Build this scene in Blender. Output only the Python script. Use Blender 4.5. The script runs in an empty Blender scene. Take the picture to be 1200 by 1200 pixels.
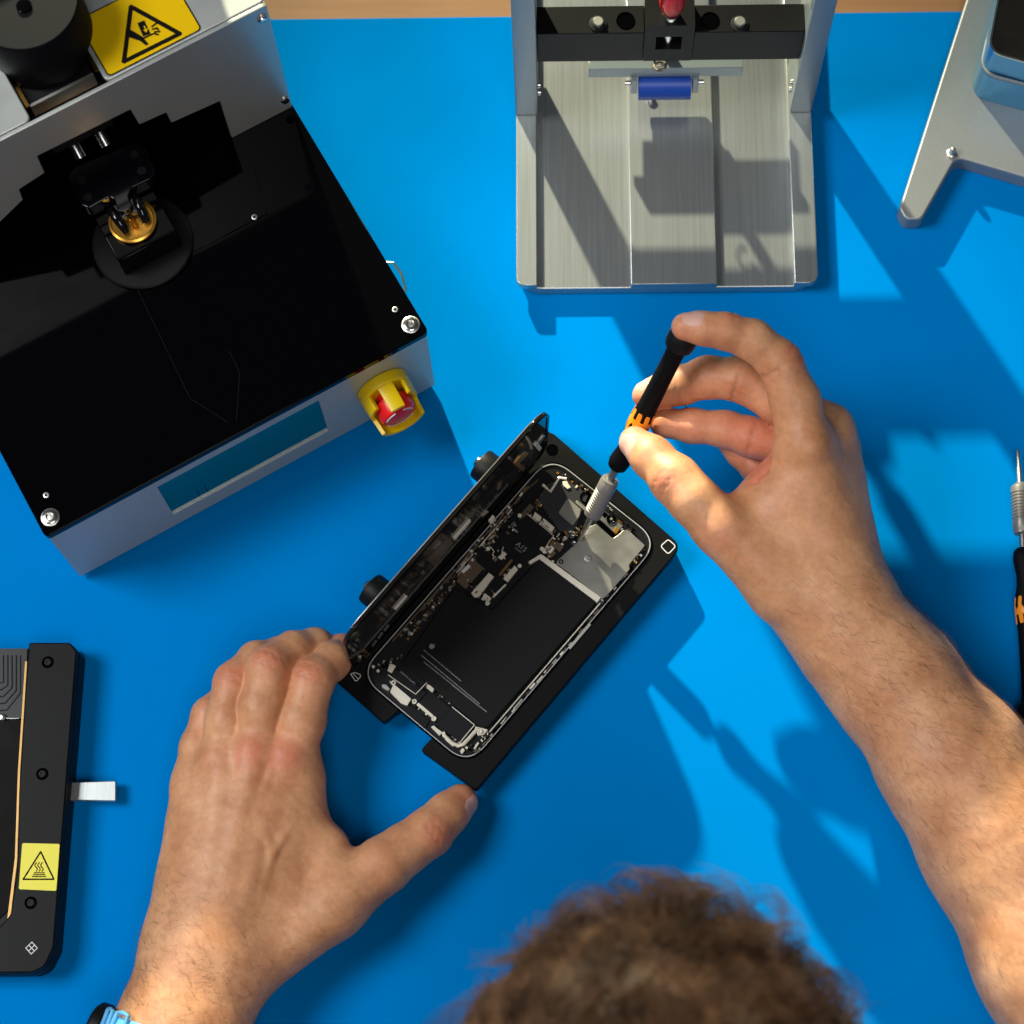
import bpy, math, random
import numpy as np
from mathutils import Vector, Matrix
random.seed(7); np.random.seed(7)
S = 0.001                                   # everything below is measured in millimetres
sc = bpy.context.scene
COL = sc.collection

# ------------------------------------------------------------------ camera
FPX, NADIR, DIST = 2550.0, (660.0, 1370.0), 1090.0
_d = np.array([NADIR[0]-600, -(NADIR[1]-600), -FPX]); _d /= np.linalg.norm(_d)
_up = -_d
_x = np.array([1.0, 0, 0]); _x -= _x.dot(_up)*_up; _x /= np.linalg.norm(_x)
_y = np.cross(_up, _x)
RW = np.stack([_x, _y, _up])                # camera vector -> world vector
CAM = -(RW @ np.array([0, 0, -1.0]))*DIST
cd = bpy.data.cameras.new('camera'); cam = bpy.data.objects.new('camera', cd); COL.objects.link(cam)
m = Matrix([[*RW[i], CAM[i]*S] for i in range(3)] + [[0, 0, 0, 1]])
cam.matrix_world = m
cd.sensor_width = 36; cd.lens = 36*FPX/1200
cd.clip_start = 0.02; cd.clip_end = 20
cd.dof.use_dof = True; cd.dof.focus_distance = 1.045; cd.dof.aperture_fstop = 9.5
sc.camera = cam

def P(u, v, z=0.0):                         # photo pixel at a known height (mm) -> world mm
    r = RW @ np.array([u-600, -(v-600), -FPX])
    return CAM + (z-CAM[2])/r[2]*r
def PJ(p):
    q = RW.T @ (np.asarray(p, float)-CAM)
    return np.array([600+FPX*q[0]/-q[2], 600-FPX*q[1]/-q[2]])

# ------------------------------------------------------------------ light
w = bpy.data.worlds.new('World'); sc.world = w; w.use_nodes = True
bg = w.node_tree.nodes['Background']; bg.inputs[0].default_value = (0.72, 0.86, 1.0, 1); bg.inputs[1].default_value = 0.055
KEY = np.array([-620.0, 1600.0, 782.0])
ld = bpy.data.lights.new('key_lamp', 'SPOT'); ld.energy = 430; ld.color = (1.0, 0.97, 0.70)
ld.shadow_soft_size = 0.022; ld.spot_size = math.radians(31); ld.spot_blend = 1.0
lo = bpy.data.objects.new('key_lamp', ld); COL.objects.link(lo); lo.location = Vector(KEY*S)
lo.rotation_euler = (Vector((0.36, -0.70, 0.0))-lo.location).to_track_quat('-Z', 'Y').to_euler()
def area(name, loc, tgt, size, e, col):
    a = bpy.data.lights.new(name, 'AREA'); a.shape = 'SQUARE'; a.size = size; a.energy = e; a.color = col
    o = bpy.data.objects.new(name, a); COL.objects.link(o); o.location = loc
    o.rotation_euler = (Vector(tgt)-Vector(loc)).to_track_quat('-Z', 'Y').to_euler()
area('fill_softbox', (0.15, -0.95, 1.85), (0.05, 0, 0), 0.8, 10.5, (1.0, 0.99, 1.0))
area('side_softbox', (-1.15, 0.05, 1.55), (0, 0, 0), 0.7, 25, (0.95, 0.98, 1.0))
sc.view_settings.view_transform = 'Standard'; sc.view_settings.look = 'None'
sc.view_settings.exposure = 0; sc.view_settings.gamma = 1
sc.cycles.max_bounces = 8; sc.cycles.caustics_reflective = False; sc.cycles.caustics_refractive = False

# ------------------------------------------------------------------ materials
def mat(name, col, rough=0.5, metal=0.0, spec=0.5, bump=None, var=0.0, vscale=40, coat=0.0, sss=0, brushed=None, rvar=0.0, emit=None, alpha=None):
    M = bpy.data.materials.new(name); M.use_nodes = True; nt = M.node_tree; N = nt.nodes; L = nt.links
    b = N['Principled BSDF']
    b.inputs['Base Color'].default_value = (*col, 1); b.inputs['Roughness'].default_value = rough
    b.inputs['Metallic'].default_value = metal; b.inputs['Specular IOR Level'].default_value = spec
    b.inputs['Coat Weight'].default_value = coat; b.inputs['Coat Roughness'].default_value = 0.05
    tc = N.new('ShaderNodeTexCoord')
    if alpha: b.inputs['Alpha'].default_value = alpha
    if var or rvar:
        n = N.new('ShaderNodeTexNoise'); n.inputs['Scale'].default_value = vscale; n.inputs['Detail'].default_value = 5
        L.new(tc.outputs['Object'], n.inputs['Vector'])
        if var:
            mx = N.new('ShaderNodeMapRange'); mx.inputs['From Min'].default_value = 0.3; mx.inputs['From Max'].default_value = 0.7
            mx.inputs['To Min'].default_value = 1-var; mx.inputs['To Max'].default_value = 1+var
            L.new(n.outputs['Fac'], mx.inputs['Value'])
            vm = N.new('ShaderNodeVectorMath'); vm.operation = 'SCALE'; vm.inputs[0].default_value = col
            L.new(mx.outputs[0], vm.inputs['Scale']); L.new(vm.outputs[0], b.inputs['Base Color'])
        if rvar:
            mr = N.new('ShaderNodeMapRange'); mr.inputs['From Min'].default_value = 0.3; mr.inputs['From Max'].default_value = 0.7
            mr.inputs['To Min'].default_value = max(0.02, rough-rvar); mr.inputs['To Max'].default_value = min(1, rough+rvar)
            L.new(n.outputs['Fac'], mr.inputs['Value']); L.new(mr.outputs[0], b.inputs['Roughness'])
    if bump:
        n2 = N.new('ShaderNodeTexNoise'); n2.inputs['Scale'].default_value = bump[0]; n2.inputs['Detail'].default_value = 3
        bp = N.new('ShaderNodeBump'); bp.inputs['Strength'].default_value = bump[1]; bp.inputs['Distance'].default_value = bump[2]*S
        L.new(tc.outputs['Object'], n2.inputs['Vector']); L.new(n2.outputs['Fac'], bp.inputs['Height'])
        L.new(bp.outputs[0], b.inputs['Normal'])
    if brushed:                              # brushed metal: streaks along one axis
        mp = N.new('ShaderNodeMapping'); mp.inputs['Scale'].default_value = brushed
        n3 = N.new('ShaderNodeTexNoise'); n3.inputs['Scale'].default_value = 1; n3.inputs['Detail'].default_value = 6; n3.inputs['Roughness'].default_value = .7
        L.new(tc.outputs['Object'], mp.inputs[0]); L.new(mp.outputs[0], n3.inputs['Vector'])
        bp = N.new('ShaderNodeBump'); bp.inputs['Strength'].default_value = .35; bp.inputs['Distance'].default_value = .05*S
        L.new(n3.outputs['Fac'], bp.inputs['Height']); L.new(bp.outputs[0], b.inputs['Normal'])
        mr = N.new('ShaderNodeMapRange'); mr.inputs['From Min'].default_value = .3; mr.inputs['From Max'].default_value = .7
        mr.inputs['To Min'].default_value = .82; mr.inputs['To Max'].default_value = 1.1
        L.new(n3.outputs['Fac'], mr.inputs['Value'])
        vm = N.new('ShaderNodeVectorMath'); vm.operation = 'SCALE'; vm.inputs[0].default_value = col
        L.new(mr.outputs[0], vm.inputs['Scale']); L.new(vm.outputs[0], b.inputs['Base Color'])
    if sss:
        b.inputs['Subsurface Weight'].default_value = sss; b.inputs['Subsurface Radius'].default_value = (1, .35, .18)
        b.inputs['Subsurface Scale'].default_value = 3*S
    if emit:
        b.inputs['Emission Color'].default_value = (*emit[:3], 1); b.inputs['Emission Strength'].default_value = emit[3]
    return M

M_MAT = mat('blue_rubber', (0.0, 0.214, 0.625), .8, spec=.0, bump=(2500, .25, .05), var=.02, vscale=30, rvar=.06)
M_BLACKG = mat('black_gloss', (0.0012, .0012, .0016), .06, spec=.13, rvar=.02)
M_BLACK = mat('black_anodised', (0.0042, .004, .004), .45, spec=.16, bump=(3000, .2, .03), var=.12)
M_BLACKM = mat('black_plastic', (0.0055, .0055, .006), .5, spec=.22, var=.15)
M_GLOSS2 = mat('black_gloss_plastic', (0.003, .003, .005), .1, spec=.4, coat=.15)
M_RUB = mat('black_rubber', (0.0035, .0035, .0045), .6, spec=.1)
M_SHEET = mat('grey_sheet_metal', (.58, .60, .56), .34, metal=.55, rvar=.05, bump=(900, .05, .05), var=.03)
M_FRONT = mat('front_panel_metal', (.50, .53, .48), .34, metal=.22, rvar=.03)
M_BRUSH = mat('brushed_aluminium', (.54, .56, .545), .35, metal=.86, brushed=(900, 12, 900))
M_BEAD = mat('bead_blasted_aluminium', (.36, .37, .36), .48, metal=.55, bump=(1800, .35, .08), var=.06, vscale=900)
M_POST = mat('post_aluminium', (.27, .32, .33), .35, metal=.45, var=.03, vscale=30)
M_CRAD = mat('mat_reflection_blue', (.10, .38, .66), .22, metal=.75)  # the mat's blue reflection is put into the base colour
M_STEEL = mat('polished_steel', (.72, .70, .66), .18, metal=1)
M_STEELR = mat('satin_steel', (.62, .60, .55), .38, metal=1)
M_NICKEL = mat('nickel_shield', (.42, .40, .35), .38, metal=.85, var=.1, vscale=60, rvar=.06)
M_CREAM = mat('cream_metal', (.88, .83, .68), .3, metal=.15)
M_GOLD = mat('gold_contact', (.42, .25, .09), .35, metal=.8)
M_BRASS = mat('brass', (.80, .45, .10), .25, metal=1)
M_AMBER = mat('amber_metal', (.85, .42, .06), .28, metal=.8, var=.3, vscale=200)
M_RED = mat('red_plastic', (.85, .012, .014), .3, spec=.5)
M_YEL = mat('yellow_plastic', (.85, .58, .0), .38, spec=.5)
M_STICK = mat('yellow_sticker', (.80, .50, .0), .4, spec=.2)
M_STICK2 = mat('pale_yellow_sticker', (.88, .80, .06), .4, spec=.4)
M_INK = mat('black_ink', (.008, .006, .005), .9, spec=.1)
M_WHITE = mat('white_print', (.75, .75, .74), .5)
M_GREYP = mat('grey_print', (.30, .30, .30), .5)
M_BLUEP = mat('blue_silicone', (.02, .09, .52), .35, spec=.4)
M_LCD = mat('lcd_glass', (.004, .16, .20), .1, spec=.5, coat=.3)
M_ORANGE = mat('orange_rubber', (.95, .30, .005), .45)
M_WOOD = mat('oak_wood', (.40, .20, .085), .45, brushed=(6, 90, 90))
M_BAT = mat('battery_wrap', (0.008, .008, .0085), .45, spec=.2, bump=(1500, .15, .04))
M_BOARD = mat('black_board', (.006, .006, .007), .35, spec=.4)
M_BRONZE = mat('bronze_shield', (.20, .15, .10), .35, metal=.6)
M_GLASSK = mat('display_black', (.010, .009, .008), .1, spec=.5, var=.3, vscale=60)
M_SHIRT = mat('navy_cotton', (.02, .03, .07), .85, bump=(1200, .4, .2))
M_STRAP = mat('light_blue_strap', (.13, .48, .80), .6, bump=(1500, .5, .1))
M_HAIR = mat('brown_hair', (.058, .028, .014), .55, spec=.15, var=.85, vscale=60)
M_AHAIR = mat('arm_hair', (.10, .05, .025), .5)
M_WIRE = mat('clear_green_wire', (.35, .55, .40), .2)
M_NAIL = mat('nail', (.74, .42, .33), .25, spec=.5, sss=.2)

def skin():
    M = bpy.data.materials.new('skin'); M.use_nodes = True; nt = M.node_tree; N = nt.nodes; L = nt.links; b = N['Principled BSDF']
    tc = N.new('ShaderNodeTexCoord'); at = N.new('ShaderNodeAttribute'); at.attribute_name = 'tint'
    sep = N.new('ShaderNodeSeparateColor'); L.new(at.outputs['Color'], sep.inputs[0])
    n1 = N.new('ShaderNodeTexNoise'); n1.inputs['Scale'].default_value = 45; n1.inputs['Detail'].default_value = 6; n1.inputs['Roughness'].default_value = .6
    L.new(tc.outputs['Object'], n1.inputs['Vector'])
    cr = N.new('ShaderNodeValToRGB'); e = cr.color_ramp.elements
    e[0].position = .3; e[0].color = (.52, .222, .100, 1); e[1].position = .7; e[1].color = (.77, .405, .212, 1)
    L.new(n1.outputs['Fac'], cr.inputs[0])
    mx = N.new('ShaderNodeMix'); mx.data_type = 'RGBA'; L.new(sep.outputs[0], mx.inputs[0]); L.new(cr.outputs[0], mx.inputs[6]); mx.inputs[7].default_value = (.66, .18, .105, 1)
    n2 = N.new('ShaderNodeTexNoise'); n2.inputs['Scale'].default_value = 420; n2.inputs['Detail'].default_value = 3
    L.new(tc.outputs['Object'], n2.inputs['Vector'])
    mr = N.new('ShaderNodeMapRange'); mr.inputs[1].default_value = .3; mr.inputs[2].default_value = .7; mr.inputs[3].default_value = .92; mr.inputs[4].default_value = 1.06
    L.new(n2.outputs['Fac'], mr.inputs[0])
    # wrinkle creases are coloured a little darker
    mm = N.new('ShaderNodeMath'); mm.operation = 'MULTIPLY_ADD'; L.new(sep.outputs[1], mm.inputs[0]); mm.inputs[1].default_value = -.35; L.new(mr.outputs[0], mm.inputs[2])
    sc_ = N.new('ShaderNodeVectorMath'); sc_.operation = 'SCALE'; L.new(mx.outputs[2], sc_.inputs[0]); L.new(mm.outputs[0], sc_.inputs['Scale'])
    L.new(sc_.outputs[0], b.inputs['Base Color'])
    vo = N.new('ShaderNodeTexVoronoi'); vo.inputs['Scale'].default_value = 1100; vo.feature = 'DISTANCE_TO_EDGE'
    wv = N.new('ShaderNodeTexNoise'); wv.inputs['Scale'].default_value = 200; wv.inputs['Detail'].default_value = 4
    L.new(tc.outputs['Object'], vo.inputs['Vector']); L.new(tc.outputs['Object'], wv.inputs['Vector'])
    ad = N.new('ShaderNodeMath'); ad.operation = 'MULTIPLY_ADD'; L.new(wv.outputs['Fac'], ad.inputs[0]); ad.inputs[1].default_value = 1.2; L.new(vo.outputs[0], ad.inputs[2])
    bp = N.new('ShaderNodeBump'); bp.inputs['Strength'].default_value = .38; bp.inputs['Distance'].default_value = .28*S
    L.new(ad.outputs[0], bp.inputs['Height']); L.new(bp.outputs[0], b.inputs['Normal'])
    b.inputs['Roughness'].default_value = .46; b.inputs['Specular IOR Level'].default_value = .42
    b.inputs['Subsurface Weight'].default_value = .22; b.inputs['Subsurface Radius'].default_value = (1, .35, .18); b.inputs['Subsurface Scale'].default_value = 2.6*S
    return M
M_SKIN = skin()

# ------------------------------------------------------------------ builders
ORG = {}
def thing(name, label, cat, loc, group=None):
    o = bpy.data.objects.new(name, None); COL.objects.link(o); o.empty_display_size = .02
    o.location = Vector(np.asarray(loc, float)*S); o['label'] = label; o['category'] = cat
    if group: o['group'] = group
    ORG[o.name] = np.asarray(loc, float); return o
def rot_to(axis):
    a = np.asarray(axis, float); a = a/np.linalg.norm(a)
    h = np.array([0, 0, 1.0]) if abs(a[2]) < .9 else np.array([1.0, 0, 0])
    u = np.cross(h, a); u /= np.linalg.norm(u); return u, np.cross(a, u), a
def roundpoly(pts, r, seg=6):
    out = []; n = len(pts); rr = r if hasattr(r, '__len__') else [r]*n
    for i in range(n):
        p0, p1, p2 = (np.asarray(pts[(i+k) % n][:2], float) for k in (-1, 0, 1))
        if rr[i] <= 0: out.append(p1); continue
        a = p0-p1; b = p2-p1; la = np.linalg.norm(a); lb = np.linalg.norm(b); a /= la; b /= lb
        ang = math.acos(max(-1, min(1, a.dot(b)))); t = min(rr[i]/math.tan(ang/2), la*.48, lb*.48)
        s, e = p1+a*t, p1+b*t
        for k in range(seg+1):
            q = k/seg; out.append((1-q)**2*s+2*q*(1-q)*(p1*.55+.45*(s+e)/2*1.0)+q*q*e if False else (1-q)**2*s+2*q*(1-q)*p1+q*q*e)
    return out
class MB:
    def __init__(s): s.v = []; s.f = []
    def add(s, vs, fs):
        b = len(s.v); s.v += [tuple(map(float, q)) for q in vs]; s.f += [tuple(i+b for i in f) for f in fs]; return s
    def prism(s, poly, z0, z1, F=None, top=None):
        n = len(poly); tp = top or poly
        vs = [(p[0], p[1], z0) for p in poly]+[(p[0], p[1], z1) for p in tp]
        a = sum(poly[i][0]*poly[(i+1) % n][1]-poly[(i+1) % n][0]*poly[i][1] for i in range(n))
        fs = [tuple(range(n))[::-1], tuple(range(n, 2*n))]+[(i, (i+1) % n, n+(i+1) % n, n+i) for i in range(n)]
        if a < 0: fs = [f[::-1] for f in fs]
        if F is not None: vs = [F(*v) for v in vs]
        return s.add(vs, fs)
    def ring(s, outer, inner, z0, z1, F=None):
        n = len(outer); vs = [(p[0], p[1], z) for z in (z0, z1) for q in (outer, inner) for p in q]
        fs = []
        for i in range(n):
            j = (i+1) % n
            fs += [(i, j, 2*n+j, 2*n+i), (n+j, n+i, 3*n+i, 3*n+j), (2*n+i, 2*n+j, 3*n+j, 3*n+i), (j, i, n+i, n+j)]
        if F is not None: vs = [F(*v) for v in vs]
        return s.add(vs, fs)
    def box(s, x0, x1, y0, y1, z0, z1, F=None): return s.prism([(x0, y0), (x1, y0), (x1, y1), (x0, y1)], z0, z1, F)
    def lathe(s, prof, o, axis, n=32, caps=True):
        u, v, a = rot_to(axis); o = np.asarray(o, float); vs = []; fs = []
        for (r, t) in prof:
            for k in range(n):
                q = 2*math.pi*k/n; vs.append(o+a*t+(u*math.cos(q)+v*math.sin(q))*r)
        m_ = len(prof)
        for i in range(m_-1):
            for k in range(n):
                l = (k+1) % n; fs.append((i*n+k, i*n+l, (i+1)*n+l, (i+1)*n+k))
        if caps: fs += [tuple(range(n))[::-1], tuple(range((m_-1)*n, m_*n))]
        return s.add(vs, fs)
    def cyl(s, p0, p1, r, n=24, r1=None):
        p0 = np.asarray(p0, float); p1 = np.asarray(p1, float); h = np.linalg.norm(p1-p0)
        return s.lathe([(r, 0), (r if r1 is None else r1, h)], p0, p1-p0, n)
    def tube(s, path, r, n=8, closed=False):
        path = [np.asarray(p, float) for p in path]; m_ = len(path); vs = []; fs = []; u = None
        for i, p in enumerate(path):
            t = path[(i+1) % m_]-path[i-1] if closed or 0 < i < m_-1 else (path[1]-path[0] if i == 0 else path[-1]-path[-2])
            t = t/np.linalg.norm(t)
            if u is None: u = rot_to(t)[0]
            u = u-u.dot(t)*t; u /= np.linalg.norm(u); v = np.cross(t, u); rr = r[i] if hasattr(r, '__len__') else r
            for k in range(n): q = 2*math.pi*k/n; vs.append(p+(u*math.cos(q)+v*math.sin(q))*rr)
        for i in range(m_ if closed else m_-1):
            j = (i+1) % m_
            for k in range(n): l = (k+1) % n; fs.append((i*n+k, i*n+l, j*n+l, j*n+k))
        if not closed: fs += [tuple(range(n))[::-1], tuple(range((m_-1)*n, m_*n))]
        return s.add(vs, fs)
    def build(s, name, mt, parent=None, smooth=None, bevel=0.0, seg=2, label=None, kind=None, cat=None, group=None):
        org = ORG.get(parent.name, np.zeros(3)) if parent is not None else np.zeros(3)
        me = bpy.data.meshes.new(name)
        v = (np.array(s.v)-org)*S
        if parent is None and cat:                       # a lone mesh: origin at its base
            c = np.array(s.v); org2 = np.array([(c[:, 0].min()+c[:, 0].max())/2, (c[:, 1].min()+c[:, 1].max())/2, c[:, 2].min()]); v = (c-org2)*S
        me.from_pydata(v.tolist(), [], s.f); me.materials.append(mt); me.update()
        o = bpy.data.objects.new(name, me); COL.objects.link(o)
        if parent is not None: o.parent = parent
        elif cat: o.location = Vector(org2*S)
        ORG[o.name] = org
        if smooth is None: smooth = bevel == 0 and False
        if bevel:
            bm = o.modifiers.new('bevel', 'BEVEL'); bm.width = bevel*S; bm.segments = seg; bm.limit_method = 'ANGLE'; bm.angle_limit = math.radians(35); bm.harden_normals = False
        if smooth or bevel:
            me.polygons.foreach_set('use_smooth', [True]*len(me.polygons))
            me.set_sharp_from_angle(angle=math.radians(38))
        if label: o['label'] = label
        if kind: o['kind'] = kind
        if cat: o['category'] = cat
        if group: o['group'] = group
        return o
def frame(o, ux, uy, uz):
    o, ux, uy, uz = (np.asarray(q, float) for q in (o, ux, uy, uz))
    return lambda x, y, z=0.0: o+ux*x+uy*y+uz*z
def pxpoly(pts, z): return [tuple(P(u, v, z)[:2]) for u, v in pts]
def stroke(mb, pts, wd, z0, z1, F=None, closed=False):         # a printed line as thin flat pieces
    n = len(pts); rng = range(n if closed else n-1)
    for i in rng:
        a = np.asarray(pts[i], float); b = np.asarray(pts[(i+1) % n], float); d = b-a; l = np.linalg.norm(d)
        if l < 1e-6: continue
        d /= l; q = np.array([-d[1], d[0]])*wd/2; a2 = a-d*wd*.3; b2 = b+d*wd*.3
        e = .004*(i % 3)
        mb.prism([a2-q, b2-q, b2+q, a2+q], z0, z1+e, F)
def text(name, body, size, F, z, mt, parent, extr=.03, align='CENTER'):
    cu = bpy.data.curves.new(name, 'FONT'); cu.body = body; cu.size = size; cu.align_x = align; cu.align_y = 'CENTER'; cu.resolution_u = 3
    o = bpy.data.objects.new(name, cu); COL.objects.link(o); dg = bpy.context.evaluated_depsgraph_get()
    me = bpy.data.meshes.new_from_object(o.evaluated_get(dg)); bpy.data.objects.remove(o)
    mb = MB(); mb.add([F(v.co.x, v.co.y, z) for v in me.vertices], [tuple(p.vertices) for p in me.polygons])
    bpy.data.meshes.remove(me)
    return mb.build(name, mt, parent)

# ================================================================== SETTING
MATZ = 0.0
yb = P(700, 18, 0)[1]
t = MB().box(-600, 700, -380, 420, -32, -2.4).build('wooden_table', M_WOOD, kind='structure', bevel=2)
mt_ = MB().prism(roundpoly([(-460, -360), (560, -360), (560, yb), (-460, yb)], 6), -2.3, 0)
mt_.build('work_mat', M_MAT, bevel=.5, label='large bright blue rubber work mat covering the wooden bench', cat='mat')

# ================================================================== GREY PRESS MACHINE (left)
A = P(96, 678, 0); B = P(510, 454, 0); WB = np.linalg.norm(B-A); ex = (B-A)/WB; ey = np.array([-ex[1], ex[0], 0]); ez = np.array([0, 0, 1.0])
O = np.array([A[0], A[1], 0]); MF = frame(O, ex, ey, ez)
def mloc(u, v, z):                                    # photo pixel on a horizontal plane of the machine
    q = P(u, v, z)-O; return np.array([q@ex, q@ey])
def mfront(u, v, y):                                  # photo pixel on a vertical plane of the machine
    r = P(u, v, 0)-CAM; t = (y-(CAM-O)@ey)/(r@ey); q = CAM+t*r-O; return np.array([q@ex, q[2]])
HB = 78.0
YB = mloc(352, 120.6, HB)[1]
DEPTH = YB+150
M = thing('press_machine', 'large grey metal machine with black glossy top, display and red stop button', 'machine', O)
MB().prism(roundpoly([(4, 4), (WB-4, 4), (WB-4, DEPTH-4), (4, DEPTH-4)], 3), .3, 4, MF).build('base_plate', M_BLACKM, M)
# LCD window cut in the front panel
lc = [mfront(*q, 0) for q in ((184, 570.5), (373.5, 469.5), (384.8, 504), (203.6, 603.8))]
lx0, lx1 = (lc[0][0]+lc[3][0])/2, (lc[1][0]+lc[2][0])/2; lz1, lz0 = (lc[0][1]+lc[1][1])/2, (lc[2][1]+lc[3][1])/2
fp = MB()
fp.box(0, lx0, 0, .9, 4, 73, MF); fp.box(lx1, WB, 0, .9, 4, 73, MF); fp.box(lx0, lx1, 0, .9, 4, lz0, MF); fp.box(lx0, lx1, 0, .9, lz1, 73, MF)
fp.build('front_panel', M_FRONT, M)
for x0, x1 in ((0, 2), (WB-2, WB)): MB().box(x0, x1, 2.01, DEPTH, 4, 73, MF).build('side_panel', M_FRONT, M)
MB().box(0, WB, DEPTH-2, DEPTH, 4, 73, MF).build('back_panel', M_FRONT, M)
lcd = MB().box(lx0-1, lx1+1, 1.0, 3, lz0-1, lz1+1, MF).build('display', M_LCD, M)
fr = MB(); fr.box(lx0, lx1, .3, .97, lz0+.02, lz0+.45, MF); fr.build('display_sill', M_SHEET, lcd)
g = MB(); gx, gz = mfront(237, 575, 2.1)
for k in range(2): g.box(gx-2.5+k*4.5, gx-2.1+k*4.5, 0.9, .98, gz-5, gz+9, MF)
g.box(gx-4.5, gx+4.5, 0.9, .98, gz-5.6, gz-5, MF); g.build('display_symbol', mat('lcd_ink', (.004, .035, .07), .2), lcd)
tp = MB().prism(roundpoly([(-1, -1), (WB+1, -1), (WB+1, DEPTH), (-1, DEPTH)], [3, 3, 1, 1]), 73.2, HB, MF)
tp.build('top_plate', M_BLACKG, M, bevel=.5, seg=2)
for (u, v, r, mt, h) in ((58, 605, 3.6, M_STEEL, 2.0), (481, 379, 3.6, M_STEEL, 2.0), (54, 580, 1.4, M_STEELR, .6), (463, 362.5, 1.4, M_STEELR, .6), (250, 171, 1.4, M_BLACKM, .6), (298, 254, 1.5, M_STEELR, .8)):
    x, y = mloc(u, v, HB+h)
    c = MF(x, y, HB+.02)
    s_ = MB().lathe([(r*1.22, 0), (r*1.22, h*.3), (r*1.02, h*.45)], c, ez, 28).build('washer', M_STEELR if r > 2 else M_BLACKM, M, smooth=True)
    MB().lathe([(r, h*.4), (r, h*.85), (r*.86, h), (r*.5, h), (r*.46, h*.35)], c, ez, 28).build('screw', mt, s_, smooth=True)
# low cover plates on the glossy top
def flat(name, pts, z0, h, mt, r=0, parent=M, bev=.2):
    poly = [mloc(u, v, z0+h) for u, v in pts]
    return MB().prism(roundpoly(poly, r) if r else poly, z0, z0+h, MF).build(name, mt, parent, bevel=bev)
flat('cover_plate', [(221, 297), (314, 250), (297, 196), (262, 150), (150, 200)], HB+.02, .7, M_BLACKG)
g1 = MB()  # thin lines drawn in place of reflection edges on the gloss
for a, b in (((158, 333), (223, 467)), ((223, 467), (267, 495)), ((281, 437), (277, 492)), ((268, 410), (281, 437))):
    stroke(g1, [mloc(*a, HB), mloc(*b, HB)], .22, HB+.01, HB+.12, MF)
g1.build('reflection_line', mat('reflection_grey', (.009, .009, .01), .7, spec=.1), M)
# rear housing
ZH = 176.0
pan = [(371, 110)]
stp = [(352.3, 120.6), (271.5, 160.5), (258, 118.5), (201, 144), (195, 132), (163.5, 146), (153, 128.4), (43.5, 183), (52.5, 202.5), (22.5, 222), (27, 234), (-60, 279)]
pts = [mfront(u, v, YB) for u, v in stp]; pts[0] = np.array([WB+.5, HB+.2]); pts[1][1] = pts[-1][1] = HB+.2
pts[-1][0] = -.5
step_z = [p[1] for p in pts]
top = [(-.5, ZH), (WB+.5, ZH)]
PV = lambda x, z, y=0.0: MF(x, YB+y, z)              # polygon drawn on the vertical panel
hp = MB().prism(roundpoly([tuple(p) for p in pts]+top, [0]+[.8]*(len(pts)-2)+[0, 2, 2], 3), 0, 2, lambda x, z, y: MF(x, YB+y, z))
hp.build('housing_panel', M_SHEET, M, bevel=.35)
xs0, xs1 = mloc(38, 143, ZH)[0], mloc(125, 97, ZH)[0]
HD = YB+150
c1 = MB().prism(roundpoly([(-.5, YB+2.4), (xs0, YB+2.4), (xs0, HD), (-.5, HD)], [2, 3, 0, 0]), ZH-2, ZH+.3, MF).build('housing_cover', M_SHEET, M, bevel=.5)
c2 = MB().prism(roundpoly([(xs1, YB+2.4), (WB+.5, YB+2.4), (WB+.5, HD), (xs1, HD)], [3, 2, 0, 0]), ZH-2, ZH+.3, MF).build('housing_cover', M_SHEET, M, bevel=.5)
for x0, x1 in ((-.5, 1.5), (WB-1.5, WB+.5)): MB().box(x0, x1, YB+2.2, HD, HB+.1, ZH-2.1, MF).build('housing_side', M_SHEET, M)
MB().box(-.5, WB+.5, HD+.1, HD+2, HB+.1, ZH, MF).build('housing_back', M_SHEET, M)
for u, v, r in ((309, 23, 2.1), (335, 118.5, 1.9)):
    x, z = mfront(u, v, YB-1); 
    s_ = MB().lathe([(r*1.25, 0), (r*1.25, .5), (r*1.0, .9)], MF(x, YB, z), -ey, 24).build('washer', M_STEEL, M, smooth=True)
    MB().lathe([(r, .6), (r*.9, 1.6), (r*.45, 1.6), (r*.4, .8)], MF(x, YB, z), -ey, 24).build('screw', M_BLACKM if v > 100 else M_STEEL, s_, smooth=True)
# dark mechanism in the slot
cx, cy = mloc(27, 0, 205)
MB().box(xs0+3, xs1-3, YB+14, YB+85, HB+40, 168, MF).build('slot_block', M_BLACKM, M)
for (a, b) in (((22, 106), (30, 112)), ((101, 61), (107, 71))): 
    x, y = mloc(*a, 168.5); x2, y2 = mloc(*b, 168.5)
    MB().box(x-.8, x+.8, min(y, y2)-6, min(y, y2)+9, 168.1, 169.5, MF).build('brass_strip', M_BRASS, M)
MB().box(2, WB-2, YB+20, YB+90, HB+45, 150, MF).build('slot_light_stop', M_BLACKM, M)  # unseen filler added to stop lamp light entering through the slot
MB().box(-.5, WB+.5, YB+98, HD, ZH+.4, 227, MF).build('rear_shade_block', M_SHEET, M, bevel=1)  # added block, lengthens the machine's shadow over the left hand
MB().box(xs0+2.8, xs1-2.8, YB+12.2, YB+13.6, 160, 169, MF).build('slot_edge', M_STEELR, M)
R_ = 24.5
cb = MF(cx, cy, 0)
mo = MB().lathe([(R_-.8, 168.5), (R_, 170), (R_, 203), (R_-1, 204.5), (0.01, 204.5)], np.array([cb[0], cb[1], 0]), ez, 64, caps=False).build('pressure_knob', M_RUB, M, smooth=True)
q = P(28, 7, 205)
MB().lathe([(3.4, 204.3), (3.4, 205.4), (2.2, 205.7)], np.array([q[0], q[1], 0]), ez, 20).build('grub_screw', M_BLACKG, mo, smooth=True)
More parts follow.
